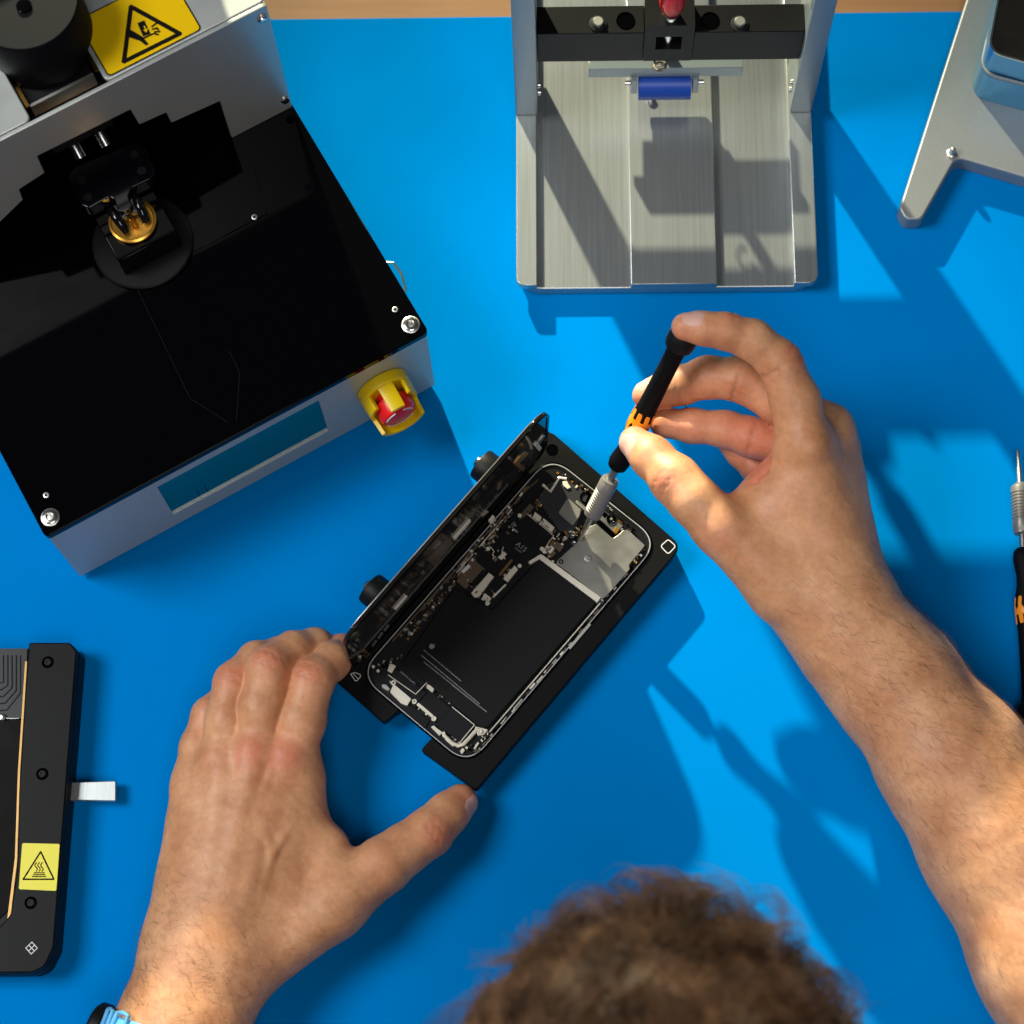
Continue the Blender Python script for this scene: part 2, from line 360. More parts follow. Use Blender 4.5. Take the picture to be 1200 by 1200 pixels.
# yellow warning label on the cover
s0 = mloc(127, 90.6, ZH+.5); s1 = mloc(236.5, 33, ZH+.5); s3 = mloc(105, 38, ZH+.5)
sx0, sy0, sx1 = s0[0], s0[1], s1[0]; sy1 = sy0+33
def stk(x, y): return (x, y)
st = MB().prism(roundpoly([(sx0, sy0), (sx1, sy0), (sx1, sy1), (sx0, sy1)], 2.5), ZH+.35, ZH+.45, MF).build('warning_label', M_INK, M)
MB().prism(roundpoly([(sx0+.7, sy0+.7), (sx1-.7, sy0+.7), (sx1-.7, sy1-.7), (sx0+.7, sy1-.7)], 2), ZH+.46, ZH+.52, MF).build('label_field', M_STICK, st)
tz = (ZH+.53, ZH+.58)
def sp(u, v): return mloc(u/4.8, v/4.8, ZH+.5)
ic = MB(); stroke(ic, [sp(737, 38), sp(1012, 190), sp(697, 347)], 2.1, *tz, MF, closed=True)
for poly in ([(772, 130), (812, 115), (848, 190), (805, 205)], [(722, 160), (800, 205), (838, 250), (822, 258), (790, 232), (722, 208)], [(790, 215), (862, 185), (868, 193), (806, 222)]):
    ic.prism([sp(*q) for q in poly], ZH+.535, ZH+.585, MF)
for a, b in (((855, 150), (880, 132)), ((858, 165), (885, 158)), ((870, 180), (900, 178)), ((868, 188), (890, 196)), ((880, 160), (892, 168))):
    stroke(ic, [sp(*a), sp(*b)], .9, *tz, MF)
ic.build('crush_hazard_symbol', M_INK, st)
ar = MB()
for poly in ([(808, 148), (814, 145), (822, 165), (816, 168)], [(804, 170), (834, 158), (824, 184)]): ar.prism([sp(*q) for q in poly], ZH+.6, ZH+.63, MF)
ar.build('arrow_symbol', M_STICK, st)
# suction clamp head
ZC = 108
hd = [(79, 208), (84, 199), (90, 194), (160, 166), (168, 168), (174, 178), (181, 200), (177, 209), (154, 220), (150, 230), (156, 243), (139, 250), (134, 234), (128, 230), (104, 244), (95, 240)]
poly = [mloc(u, v, ZC) for u, v in hd]
ch = MB().prism(roundpoly(poly, 2.2, 3), ZC-9, ZC, MF).build('clamp_head', M_GLOSS2, M, bevel=.8, seg=3)
for u, v in ((96, 211), (157, 181), (103, 231), (166, 200)):
    x, y = mloc(u, v, ZC); MB().lathe([(2.2, ZC+.02), (2.1, ZC+.3), (1.0, ZC+.3), (.9, ZC+.1)], np.array([*MF(x, y)[:2], 0]), ez, 20).build('screw', M_BLACKM, ch, smooth=True)
for (u, v) in ((98.5, 191), (129, 176.5)):
    x, y = mloc(u, v, ZC); c = MF(x, y+5, ZC-4)
    MB().cyl(c, MF(x, y+40, ZC+12), 3.3, 28).build('guide_rod', M_STEEL, M, smooth=True)
dx, dy = mloc(167, 283, HB+2)
dk = MB().lathe([(24.5, HB+.75), (24.5, HB+2), (23.8, HB+2.6), (.01, HB+2.6)], np.array([*MF(dx, dy)[:2], 0]), ez, 72, caps=False).build('turntable_disc', M_BLACKM, M, smooth=True)
b0 = mloc(139, 307, 97); b1 = mloc(207, 271, 97)
MB().box(b0[0], b1[0], b0[1], b0[1]+46, HB+2.8, 97, MF).build('head_block', M_BLACKG, M, bevel=.5)
rx, ry = mloc(155, 258, 99.5); rc = np.array([*MF(rx, ry)[:2], 0])
rg = MB().lathe([(10.6, 97.1), (11.4, 98), (11.4, 99.3), (10.4, 99.8), (9.8, 99.2), (4, 98.6), (.01, 98.6)], rc, ez, 48, caps=False).build('amber_cup', M_AMBER, M, smooth=True)
for s_ in (-1, 1):
    p = [MF(rx+s_*6.6, ry+8, 104), MF(rx+s_*6.2, ry+3, 105), MF(rx+s_*5.6, ry-2, 103.5), MF(rx+s_*5.4, ry-4.5, 100.5)]
    MB().tube(p, [2.2, 2.3, 2.2, 1.8], 10).build('fork_arm', M_GLOSS2, rg, smooth=True)
MB().box(rx-5.4, rx+5.4, ry+1, ry+9, 99.9, 105, MF).build('fork_bridge', M_GLOSS2, rg, bevel=.8)
MB().cyl(MF(rx, ry-3.5, 99), MF(rx, ry-1, 104.6), 1.3, 16).build('brass_pin', M_BRASS, rg, smooth=True)
for s_ in (-3, 3): MB().cyl(MF(rx+s_, ry+.5, 103.6), MF(rx+s_, ry+.2, 105.8), .9, 12).build('screw', M_STEEL, rg, smooth=True)
# emergency stop
exx, ezz = mfront(448, 446, -4); ezz = 44.0
AX = -ey
def EF(a, b, d): return MF(exx+a, -d, ezz+b)          # a across, b up, d out of the panel
def arcp(r, a0, a1, n): return [(r*math.cos(a0+(a1-a0)*i/n), r*math.sin(a0+(a1-a0)*i/n)) for i in range(n+1)]
es = MB().prism([(p[0], p[1]) for p in arcp(13.5, 0, 2*math.pi*.985, 60)], .05, 6.5, lambda a, b, d: EF(a, b, d)).build('stop_button_shroud', M_YEL, M, bevel=1)
sh = MB()
for (a0, a1, d1) in ((math.radians(72), math.radians(108), 20), (math.radians(195), math.radians(345), 23), (math.radians(345), math.radians(405), 14), (math.radians(135), math.radians(195), 14)):
    o_ = arcp(13.4, a0, a1, 20); i_ = arcp(11.0, a0, a1, 20)[::-1]
    sh.prism(o_+i_, 6.3, d1, lambda a, b, d: EF(a*(1-.06*(d-6)/14), b*(1-.06*(d-6)/14), d))
sh.build('shroud_guard', M_YEL, es, bevel=.6)
rb = MB().lathe([(6, 6.6), (6, 10), (9.0, 11), (9.4, 18.0), (8.8, 19.5), (7.6, 20.1), (.01, 20.7)], EF(0, 0, 0), AX, 48, caps=False).build('stop_button', M_RED, M, smooth=True)
wr = MB()
for a0, a1 in ((20, 75), (105, 160), (200, 340)):
    o_ = arcp(7.9, math.radians(a0), math.radians(a1), 16); i_ = arcp(7.1, math.radians(a0), math.radians(a1), 16)[::-1]
    wr.prism(o_+i_, 19.95, 20.35, lambda a, b, d: EF(a, b, d))
wr.build('rotation_mark', M_WHITE, rb)
# thin wire loop on the right side
wl = [MF(WB+.5, 47, 58), MF(WB+3, 47.5, 62), MF(WB+5.5, 45, 63), MF(WB+7, 40, 58), MF(WB+6, 35, 50), MF(WB+.5, 33, 44)]
MB().tube(wl, .7, 8).build('wire_loop', M_WIRE, M, smooth=True)

# ================================================================== ALUMINIUM ROLLER PRESS (centre)
yf = P(780, 333, 12)[1]
X0, X1 = 2.5, 156.5
T = thing('roller_press', 'upright brushed aluminium press stand with black crossbar, red knob and blue roller', 'press stand', (79.5, yf+70, 0))
I3 = lambda x, y, z: np.array([x, y, z])
xs = {k: P(k, 250, 12)[0] for k in (629, 738, 838, 928)}
YE = yf+195
bp = MB().prism(roundpoly([(X0, yf), (X1, yf), (X1, YE), (X0, YE)], [14, 14, 5, 5], 10), .3, 7, I3).build('base_plate', M_BRUSH, T, bevel=.8, seg=3)
def strip(a, b, ra, rb_): return roundpoly([(a, yf), (b, yf), (b, YE), (a, YE)], [ra, rb_, 0, 0], 10)
MB().prism(strip(X0, xs[629], 14, 0), 7.02, 12, I3).build('side_rail', M_BRUSH, T, bevel=.4)
MB().prism(strip(xs[928], X1, 0, 14), 7.02, 12, I3).build('side_rail', M_BRUSH, T, bevel=.4)
MB().prism(strip(xs[738], xs[838], 0, 0), 7.02, 12, I3).build('centre_rail', M_BRUSH, T, bevel=.4)
yp = P(620, 135, 12)[1]
for (a, b) in ((X0-.3, 14.0), (145.5, X1+.3)):
    up = MB().prism([(yp, 12.05), (yp+28, 12.05), (yp+28, 189), (yp+6, 189), (yp, 184)], a, b, lambda y, z, x: np.array([x, y, z])).build('upright', M_POST, T, bevel=.6)
    xi = b if a < 50 else a; sg = 1 if a < 50 else -1
    for zz, yy in ((22, 8), (30, 8)):
        MB().cyl((xi, yp+yy, zz), (xi+sg*1.4, yp+yy, zz), 1.6, 16).build('screw', M_STEEL, up, smooth=True)
yb0, yb1 = 217.3, 232.5
bar = MB()
bx0, bx1 = 14.15, 145.35
def barpiece(x0, x1, y0, y1, z0, z1): bar.box(x0, x1, y0, y1, z0, z1)
cxm = (P(785, 40, 92)[0])
barpiece(bx0, cxm-12.2, yb0, yb1, 62, 90); barpiece(cxm+12.2, bx1, yb0, yb1, 62, 90)
cbar = bar.build('crossbar', M_BLACK, T, bevel=.4)
blk = MB()
wx = 6.4; z0w, z1w = 73.5, 86
for bx in ((cxm-12.1, cxm-wx, 62, 97), (cxm+wx, cxm+12.1, 62, 97), (cxm-wx, cxm+wx, 62, z0w), (cxm-wx, cxm+wx, z1w, 97)):
    blk.box(bx[0], bx[1], yb0-.05, yb1, bx[2], bx[3])
kb = blk.build('centre_block', M_BLACK, T)
MB().box(cxm-wx, cxm+wx, yb0+7, yb0+9, z0w, z1w).build('inner_wall', M_BLACKM, kb)
MB().cyl((cxm, yb0+4.5, 74), (cxm, yb0+4.5, 85.5), 2.6, 20).build('spindle', M_STEEL, kb, smooth=True)
for u in (701, 867):
    q = P(u, 27, 91); c = np.array([q[0], q[1], 0])
    s_ = MB().lathe([(4.4, 90.03), (4.4, 90.6), (3.5, 90.8)], c, ez, 28).build('washer', M_BLACKM, T, smooth=True)
    MB().lathe([(2.8, 90.7), (2.8, 92.6), (2.3, 93.2), (.01, 93.2)], c, ez, 24, caps=False).build('screw', M_STEELR, s_, smooth=True)
for u in (733, 832):
    q = P(u, 24, 90); c = np.array([q[0], q[1], 0])
    MB().lathe([(4.7, 90.04), (4.5, 90.5), (4.1, 90.5), (4.0, 90.06), (.01, 90.06)], c, ez, 28, caps=False).build('screw_hole', M_BLACKG, T, smooth=True)
q = P(788, 0, 112)
MB().lathe([(4.5, 97.05), (4.5, 101), (2.2, 101.5), (2.2, 106)], (q[0], q[1], 0), ez, 24).build('knob_stem', M_STEEL, T, smooth=True)
prof = [(2.5, 103), (5.2, 105), (6.2, 109), (6.3, 113), (5.9, 118), (5.2, 124), (4.0, 129), (2, 131.5), (.01, 132)]
MB().lathe(prof, (q[0], q[1], 0), ez, 32, caps=False).build('red_knob', M_RED, T, smooth=True)
# upper crosshead and an added block that shades the hand and arm, above the frame of the photo
MB().box(bx0, bx1, yb0, yb0+16, 123, 190).build('crosshead', M_BLACK, T, bevel=.6)
MB().box(-12, 37, yb0+2, yb0+40, 190.05, 236).build('arm_shade_block', M_BLACK, T, bevel=.8)
# roller carriage
zr = 47
ya = P(780, 80, zr)[1]; xa = P(690, 80, zr)[0]; xb = P(871, 80, zr)[0]
rm = MB().box(xa, xb, ya, ya+5, zr-9, zr)
carr = rm.build('roller_bracket', M_POST, T, bevel=.25)
rm = MB().box(xa+2, xb-2, ya+5.05, ya+30, zr-6, zr-2); rm.build('carriage_plate', M_BRUSH, T, bevel=.25)
for u in (706, 735, 835, 862):
    x = P(u, 75, zr)[0]; MB().prism([(x-3, ya+5.2), (x+.8, ya+5.2), (x-3.2, ya+22), (x-7, ya+22)], zr-1.98, zr-1.7, I3).build('slot', M_BOARD, T)
r0, r1 = P(748, 100, 40)[0], P(812, 100, 40)[0]; yr = ya+1.5; zc = 27.5
MB().cyl((r0+.4, yr, zc), (r1-.4, yr, zc), 8.2, 40).build('blue_roller', M_BLUEP, T, smooth=True)
for x in (r0-3.4, r1+.4):
    MB().prism([(yr-4, zc-3), (yr+4, zc-3), (yr+4, zr-9.05), (yr-4, zr-9.05)], x, x+3, lambda y, z, x: np.array([x, y, z])).build('roller_cheek', M_POST, carr, bevel=.3)
for x0, x1 in ((r0-6.4, r0-3.45), (r1+3.45, r1+6.4)): MB().cyl((x0, yr, zc+1.5), (x1, yr, zc+1.5), 1.5, 14).build('axle_screw', M_STEEL, carr, smooth=True)
hx = P(785, 75, 52)
sp_ = [np.array([cxm-3+3*math.cos(a), yb0+2+3*math.sin(a), 50+a*.8]) for a in np.linspace(0, 4*math.pi, 50)]
MB().tube(sp_, .6, 6).build('spring', M_BRONZE, T, smooth=True)
MB().cyl((cxm, ya+11, zr-2), (cxm, ya+11, 62.2), 3, 20).build('press_rod', M_STEEL, T, smooth=True)
pj = P(762, 117, 13); MB().lathe([(2.3, 12.1), (2.3, 14), (1.8, 14.3)], (pj[0], pj[1]+1, 0), ez, 20).build('stop_pin', M_STEELR, T, smooth=True)

# ================================================================== GREY CRADLE STAND (top right)
RS = thing('cradle_stand', 'flat grey aluminium stand with pointed foot and raised cradle beside roller press', 'stand', P(1170, 120, 0)*[1, 1, 0])
out = [(1141, -22), (1054, 249), (1061, 262), (1080, 262), (1121, 189), (1240, 224), (1420, 250), (1330, -160), (1190, -170)]
poly = pxpoly([(a, b-5) for a, b in out], 12)
MB().prism(roundpoly(poly, [3, 4, 4, 4, 6, 3, 8, 8, 5], 6), .3, 12, I3).build('base_plate', M_BEAD, RS, bevel=1.0, seg=3)
q = P(1115, 180, 12)
MB().lathe([(2.6, 12.02), (2.6, 13.0), (1.9, 13.4), (1.7, 16.4), (1.1, 17.6), (.01, 18)], (q[0], q[1], 0), ez, 24, caps=False).build('locating_pin', M_STEELR, RS, smooth=True)
cr = pxpoly([(1180, -60), (1147, 90), (1166, 91+2), (1320, 132), (1360, -40)], 37)
outer = roundpoly([cr[0], tuple(P(1146, 86, 37)[:2]), cr[3], cr[4]], [9, 11, 9, 9], 10)
cc = np.mean([np.array(p) for p in outer], axis=0)
inner = [tuple(np.array(p)+(cc-np.array(p))/np.linalg.norm(cc-np.array(p))*1.6) for p in outer]
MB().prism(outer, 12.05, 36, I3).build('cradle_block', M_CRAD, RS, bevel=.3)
MB().ring(outer, inner, 36.02, 38, I3).build('cradle_rim', M_BEAD, RS, bevel=.3)
ph2 = thing('phone_on_stand', 'dark phone with silver edge held in the cradle at the top right corner', 'phone', P(1250, 20, 38)*[1, 1, 0]+[0, 0, 36])
o2 = roundpoly([tuple(P(a, b, 56)[:2]) for a, b in ((1178, -50), (1157, 61), (1300, 101), (1330, -30))], [8, 9, 8, 8], 10)
c2_ = np.mean([np.array(p) for p in o2], axis=0)
i2 = [tuple(np.array(p)+(c2_-np.array(p))/np.linalg.norm(c2_-np.array(p))*1.2) for p in o2]
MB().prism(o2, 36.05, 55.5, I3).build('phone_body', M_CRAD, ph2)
MB().ring(o2, i2, 55.52, 56.4, I3).build('phone_rim', M_STEEL, ph2)
MB().prism(i2, 55.53, 55.9, I3).build('phone_screen', M_GLASSK, ph2)

# ================================================================== HEATED PLATE (bottom left)
HP = thing('heating_plate', 'black heated phone holder with yellow hot surface sticker at the left edge', 'heating plate', P(30, 940, 0)*[1, 1, 0])
hz = 19.0
hpoly = [(35, 753), (83, 753), (90, 763), (62, 1116), (40, 1140), (-160, 1142), (-160, 1080), (6, 1079), (17, 1040), (28, 880)]
base = roundpoly(pxpoly([(-160, 757), (33, 757), (82, 753), (91, 763), (63, 1112), (52, 1134), (38, 1140.5), (-160, 1142)], hz), [2, 1, 2, 2, 7, 6, 5, 2], 6)
bpt = [tuple((np.array(p)-np.array(base).mean(0))*1.0+np.array(base).mean(0)) for p in base]
MB().prism(bpt, .3, 14, I3).build('lower_body', M_BLACKM, HP, bevel=.8)
rp = roundpoly(pxpoly([(34, 753), (82, 753), (90, 763), (63, 1110), (52, 1133), (37, 1140), (-160, 1141), (-160, 1092), (-2, 1088), (12, 1072), (20, 1022), (22, 930), (30, 800)], hz), [1, 2, 2, 7, 6, 5, 1, 1, 5, 5, 2, 0, 0], 5)
MB().prism(rp, 14.05, hz, I3).build('upper_plate', M_BLACK, HP, bevel=.7)
MB().prism(pxpoly([(-160, 760), (32, 760), (28, 840), (27, 842), (-160, 842)], 15.5), 14.06, 15.5, I3).build('ribbed_pad', M_BOARD, HP)
for k in range(5):
    c = [(-12+0, 768), (24-k*5, 768+0), (24-k*5, 812-k*3), (8-k*2, 832-k*8), (-12, 834-k*8)]
    mb = MB(); pp = [P(a, b, 15.6) for a, b in c[1:]]; mb.tube([p for p in pp], .35, 6); mb.build('pad_rib', M_BLACKM, HP, smooth=True)
MB().prism(pxpoly([(-160, 845), (25, 845), (20, 1020), (10, 1066), (-8, 1082), (-160, 1086)], 15), 14.06, 15.0, I3).build('glass_panel', M_GLASSK, HP)
gl = pxpoly([(29.5, 775), (31.8, 775), (23.5, 905), (20, 1010), (12, 1076), (8.5, 1077), (14.5, 1030), (17.5, 1005), (21, 905)], 16.5)
MB().prism(gl, 15.05, 16.6, I3).build('gold_edge', M_GOLD, HP)
MB().tube([P(-20, 841, 16), P(2, 841, 16), P(12, 842, 16), P(22, 842, 16)], .4, 6).build('silver_edge', M_STEEL, HP, smooth=True)
q = P(3, 840, 16.5); MB().lathe([(1.6, 15.6), (1.6, 17), (.8, 17.2)], (q[0], q[1], 0), ez, 16).build('screw', M_STEEL, HP, smooth=True)
for u, v in ((56, 776), (49.5, 907), (36, 1058)):
    q = P(u, v, hz); c = (q[0], q[1], 0)
    s_ = MB().lathe([(3.0, hz+.03), (2.9, hz+.25), (2.4, hz+.25), (2.3, hz+.05), (.01, hz+.05)], c, ez, 24, caps=False).build('screw_recess', M_BLACKG, HP, smooth=True)
    MB().lathe([(1.7, hz+.06), (1.6, hz+.6), (.8, hz+.6), (.7, hz+.2)], c, ez, 16).build('screw', M_BLACKM, s_, smooth=True)
sk = [P(26, 988, hz+.1), P(70, 989, hz+.1), P(66, 1044, hz+.1), P(22, 1042, hz+.1)]
stx = MB().prism(roundpoly([p[:2] for p in sk], .8, 3), hz+.05, hz+.15, I3).build('hot_surface_label', M_STICK2, HP)
def hs(u, v): return P(u/2.79, 730+v/2.79, hz+.2)[:2]
ic = MB(); stroke(ic, [hs(133, 748), hs(176, 838), hs(76, 838)], .75, hz+.17, hz+.2, I3, closed=True)
for k in range(3):
    bx = 118+k*9.5; pts_ = [(bx+4*math.sin(a*2.6), 812-a*11) for a in np.linspace(0, 2.6, 9)]
    stroke(ic, [hs(*p) for p in pts_], .5, hz+.17, hz+.2, I3)
for k, (a, b) in enumerate(((112, 145), (109, 147), (106, 150))): stroke(ic, [hs(a, 817+k*6), hs(b, 817+k*6)], .5, hz+.17, hz+.2, I3)
ic.build('heat_symbol', M_INK, stx)
dm = MB(); c = np.array(P(37, 1111, hz+.1)[:2]); e1 = np.array([1.9, 1.9]); e2 = np.array([-1.9, 1.9])
stroke(dm, [c-e1*.9-e2*0-e2*.0+np.array([0, 0]), ], .3, hz+.1, hz+.13) if False else None
for i in range(3):
    o_ = (i-1)*1.0
    stroke(dm, [c+e1*o_*.72-e2*.72, c+e1*o_*.72+e2*.72], .38, hz+.03, hz+.08, I3); stroke(dm, [c+e2*o_*.72-e1*.72, c+e2*o_*.72+e1*.72], .38, hz+.035, hz+.09, I3)
dm.build('diamond_mark', M_WHITE, HP)
tb = [P(80, 917, 8), P(136, 915, 8), P(136, 939, 8), P(80, 938, 8)]
tab = thing('silver_plug', 'small flat silver metal plug sticking out of the black heating plate', 'plug', P(108, 927, 0)*[1, 1, 0]+[0, 0, 4])
MB().prism(roundpoly([p[:2] for p in tb], [0, 1, 1, 0], 4), 4.5, 8.5, I3).build('plug_body', M_BRUSH, tab, bevel=.4)
for k in range(3):
    a = P(80+k*3.0, 917, 8.6); b = P(80+k*3.0, 938, 8.6); MB().tube([a, b], .25, 6).build('plug_groove', M_STEELR, tab, smooth=True)

# ================================================================== PHONE HOLDER (fixture)
th = math.radians(40.1); uy = np.array([math.sin(th), math.cos(th), 0]); ux = np.array([math.cos(th), -math.sin(th), 0])
ZF = 15.0
pr = P(590, 853, 15.2); pb = P(503, 863, 15.2)
# origin: right edge x = 71.5, bottom edge y = 0
PO = np.array([0, 0, 0.0]); PO = PO+ux*((pr@ux)-71.5)+uy*(pb@uy)
PF = frame(PO, ux, uy, ez)
def ph(u, v, z=14.0):
    q = P(u, v, z)-PO; return np.array([q@ux, q@uy])
FX = thing('phone_holder', 'black rectangular phone holder plate lying under the opened phone', 'holder', PF(35, 70, 0))
def I3(x, y, z): return np.array([x, y, z])
fx = [(417, 745), (637, 503), (650, 509), (799, 640), (558, 926), (493, 879), (515, 855), (478, 824), (450, 847), (381, 786)]
MB().prism(roundpoly(pxpoly(fx, ZF), [2, 1, 3, 6, 1.5, 1.5, 1, 1, 1.5, 2], 6), 8.2, ZF, I3).build('holder_plate', M_BLACK, FX, bevel=.5)
MB().prism(roundpoly([P(u, v, 8)[:2]+np.array([-.0, .0]) for u, v in ((423, 746), (640, 509), (652, 514), (793, 640), (557, 920), (500, 880), (520, 858), (478, 828), (452, 842), (388, 787))], 2, 4), .2, 8.15, I3).build('lower_plate', M_BLACKM, FX, bevel=.4)
# printed square and triangle
def pf(u, v): return P(u, v, ZF)[:2]
mk = MB()
sqp = roundpoly([pf(783, 632), pf(792, 640), pf(783, 649.5), pf(774, 640)], 1.3, 4); stroke(mk, sqp, .42, ZF+.02, ZF+.06, I3, closed=True)
mk.build('square_mark', M_WHITE, FX)
mk = MB(); stroke(mk, [pf(411, 790), pf(416, 788), pf(422, 790.5), pf(422.5, 793), pf(418, 798), pf(416, 797.5)], .38, ZF+.02, ZF+.06, I3, closed=True)
stroke(mk, [pf(414, 789.5), pf(420, 796)], .3, ZF+.02, ZF+.065, I3); mk.build('triangle_mark', M_WHITE, FX)
hc = P(647, 527, ZF)
MB().lathe([(3.0, ZF+.02), (2.9, ZF+.3), (2.5, ZF+.3), (2.4, ZF+.04), (.01, ZF+.04)], (hc[0], hc[1], 0), ez, 24, caps=False).build('screw_recess', M_BLACKG, FX, smooth=True)
# hinge side with two knobs
hb = MB().box(-9, -4.2, 12, 60, 15.05, 20, PF).build('hinge_rail', M_BLACKM, FX, bevel=.5)
MB().box(-9, -4.2, 96, 134, 15.05, 20, PF).build('hinge_rail', M_BLACKM, FX, bevel=.5)
for (u, v) in ((592, 566), (462, 712)):
    zc = 20; c = P(u, v, zc); 
    k = MB().lathe([(8.0, 0), (8.3, .6), (8.3, 9.6), (7.9, 10.4), (4.2, 10.6)], c-ux*5.5, -ux, 44).build('clamp_knob', M_BLACKM, FX, smooth=True)
    MB().lathe([(3.9, 8.8), (3.9, 11), (3.0, 12.6), (1.4, 13.2), (.01, 13.3)], c-ux*5.5, -ux, 24, caps=False).build('knob_screw', M_STEEL, k, smooth=True)

# ================================================================== OPENED PHONE
PH = thing('opened_phone', 'opened black phone with exposed battery and circuit boards lying in the black holder', 'phone', PF(35.7, 73, 9))
def rr(x0, x1, y0, y1, r, seg=8): return roundpoly([(x0, y0), (x1, y0), (x1, y1), (x0, y1)], r, seg)
o0 = rr(0, 71.5, 0, 146.7, 13.5, 10); i0 = rr(1.3, 70.2, 1.3, 145.4, 12.3, 10); i1 = rr(2.4, 69.1, 2.4, 144.3, 11.3, 10)
MB().ring(o0, i0, ZF+.02, ZF+.75, PF).build('outer_band', M_BLACKG, PH, bevel=.2)
MB().ring(rr(.9, 70.6, .9, 145.8, 12.7, 10), rr(1.35, 70.15, 1.35, 145.35, 12.25, 10), ZF+.3, ZF+.95, PF).build('bright_rim', mat('silver_rim', (.62, .62, .60), .3, metal=.35), PH)
MB().ring(i0, i1, ZF+.02, ZF+.45, PF).build('inner_band', M_BLACKM, PH)
ZB = ZF+.05                                            # interior floor sits just above the plate
MB().prism(i1, ZB, ZB+.12, PF).build('midframe', M_BOARD, PH)
def pp(name, pts, z0, z1, mt, r=.3, bevel=.12, parent=PH, **k):
    poly = [ph(u, v, z1) for u, v in pts]
    return MB().prism(roundpoly(poly, r, 3) if r else poly, z0, z1, PF).build(name, mt, parent, bevel=bevel, **k)
z0 = ZB+.14
bat = pp('battery', [(632, 654), (699, 706), (572, 852), (563, 853), (471, 776), (533, 688), (578, 714)], z0, z0+2.6, M_BAT, r=1.2, bevel=.5)
# battery print: small unreadable lines, logo
zt = z0+2.62
bp_ = MB()
rnd = random.Random(3)
def printline(a, b, seed):
    a = ph(*a, zt); b = ph(*b, zt); L_ = np.linalg.norm(b-a); d = (b-a)/L_; x = 0; r_ = random.Random(seed)
    while x < L_:
        wd = r_.uniform(.25, .5); stroke(bp_, [a+d*x, a+d*min(L_, x+wd)], .38, zt, zt+.02, PF); x += wd+r_.choice([.14, .14, .18, .5])
printline((497, 762), (540, 798), 1); printline((494, 768), (562, 825), 2); printline((497, 776), (570, 834), 3); printline((530, 803), (563, 829), 5)
bp_.build('battery_print', M_GREYP, bat)
lg = MB(); c = ph(506, 757.5, zt); 
for dx, dy, r_ in ((-.45, .25, .85), (.45, .25, .85), (-.3, -.55, .72), (.3, -.55, .72), (0, -.1, .9)):
    lg.prism([(c[0]+dx+r_*math.cos(a), c[1]+dy+r_*math.sin(a)) for a in np.linspace(0, 2*math.pi, 13)[:-1]], zt, zt+.02+.003*abs(dx*7+dy), PF)
lg.prism([(c[0]+.05, c[1]+1.25), (c[0]+.45, c[1]+1.3), (c[0]+.75, c[1]+1.9), (c[0]+.3, c[1]+1.8)], zt, zt+.02, PF)
lg.build('logo_print', M_GREYP, bat)
# strip and edge above the battery
pp('battery_bracket', [(634, 649), (704, 700), (700, 706), (632, 655)], z0, z0+2.9, M_CREAM, .3)
pp('battery_bracket', [(634, 649), (632, 655), (621, 661), (619, 658.5)], z0, z0+2.85, M_CREAM, .2)
# logic board
lb = pp('logic_board', [(612, 596), (655, 624), (636, 651), (574, 713), (534, 683), (552, 655), (580, 620), (600, 600)], z0, z0+.9, M_BOARD, .8)
zl = z0+.92
chip = pp('processor_shield', [(618, 603), (649, 628), (644, 634), (636, 648), (629, 652), (607, 668), (598, 658), (590, 663), (577, 648), (590, 622)], zl, zl+1.3, M_BOARD, .8, parent=lb)
ol = MB(); zo = zl+1.32
stroke(ol, [ph(u, v, zo) for u, v in ((618, 602.5), (649, 628), (644, 634), (636, 647))], .28, zo, zo+.05, PF)
stroke(ol, [ph(u, v, zo) for u, v in ((574, 640), (579, 646), (577, 650), (583, 654), (586, 651), (592, 655), (588, 647), (590, 641))], .35, zo, zo+.05, PF)
ol.build('shield_edge', M_CREAM, lb)
tl_ = math.radians(0); c = ph(611, 641, zo)
def TF(x, y, z): return PF(c[0]+x, c[1]+y, z)
text('processor_print', 'A15', 3.6, TF, zo+.02, M_GREYP, lb)
def TF2(x, y, z): return PF(c[0]+x, c[1]-2.3+y, z)
text('processor_print', 'BIONIC', 1.3, TF2, zo+.02, M_GREYP, lb)
def TF3(x, y, z): q = ph(604, 621, zo); return PF(q[0]+x, q[1]+y, z)
mbx = MB(); 
for k in range(3): stroke(mbx, [ph(600+k*.6, 618+k*1.5, zo), ph(606+k*.5, 622+k*1.2, zo)], .3, zo, zo+.02, PF)
mbx.build('processor_print', M_GREYP, lb)
H = zl+1.0
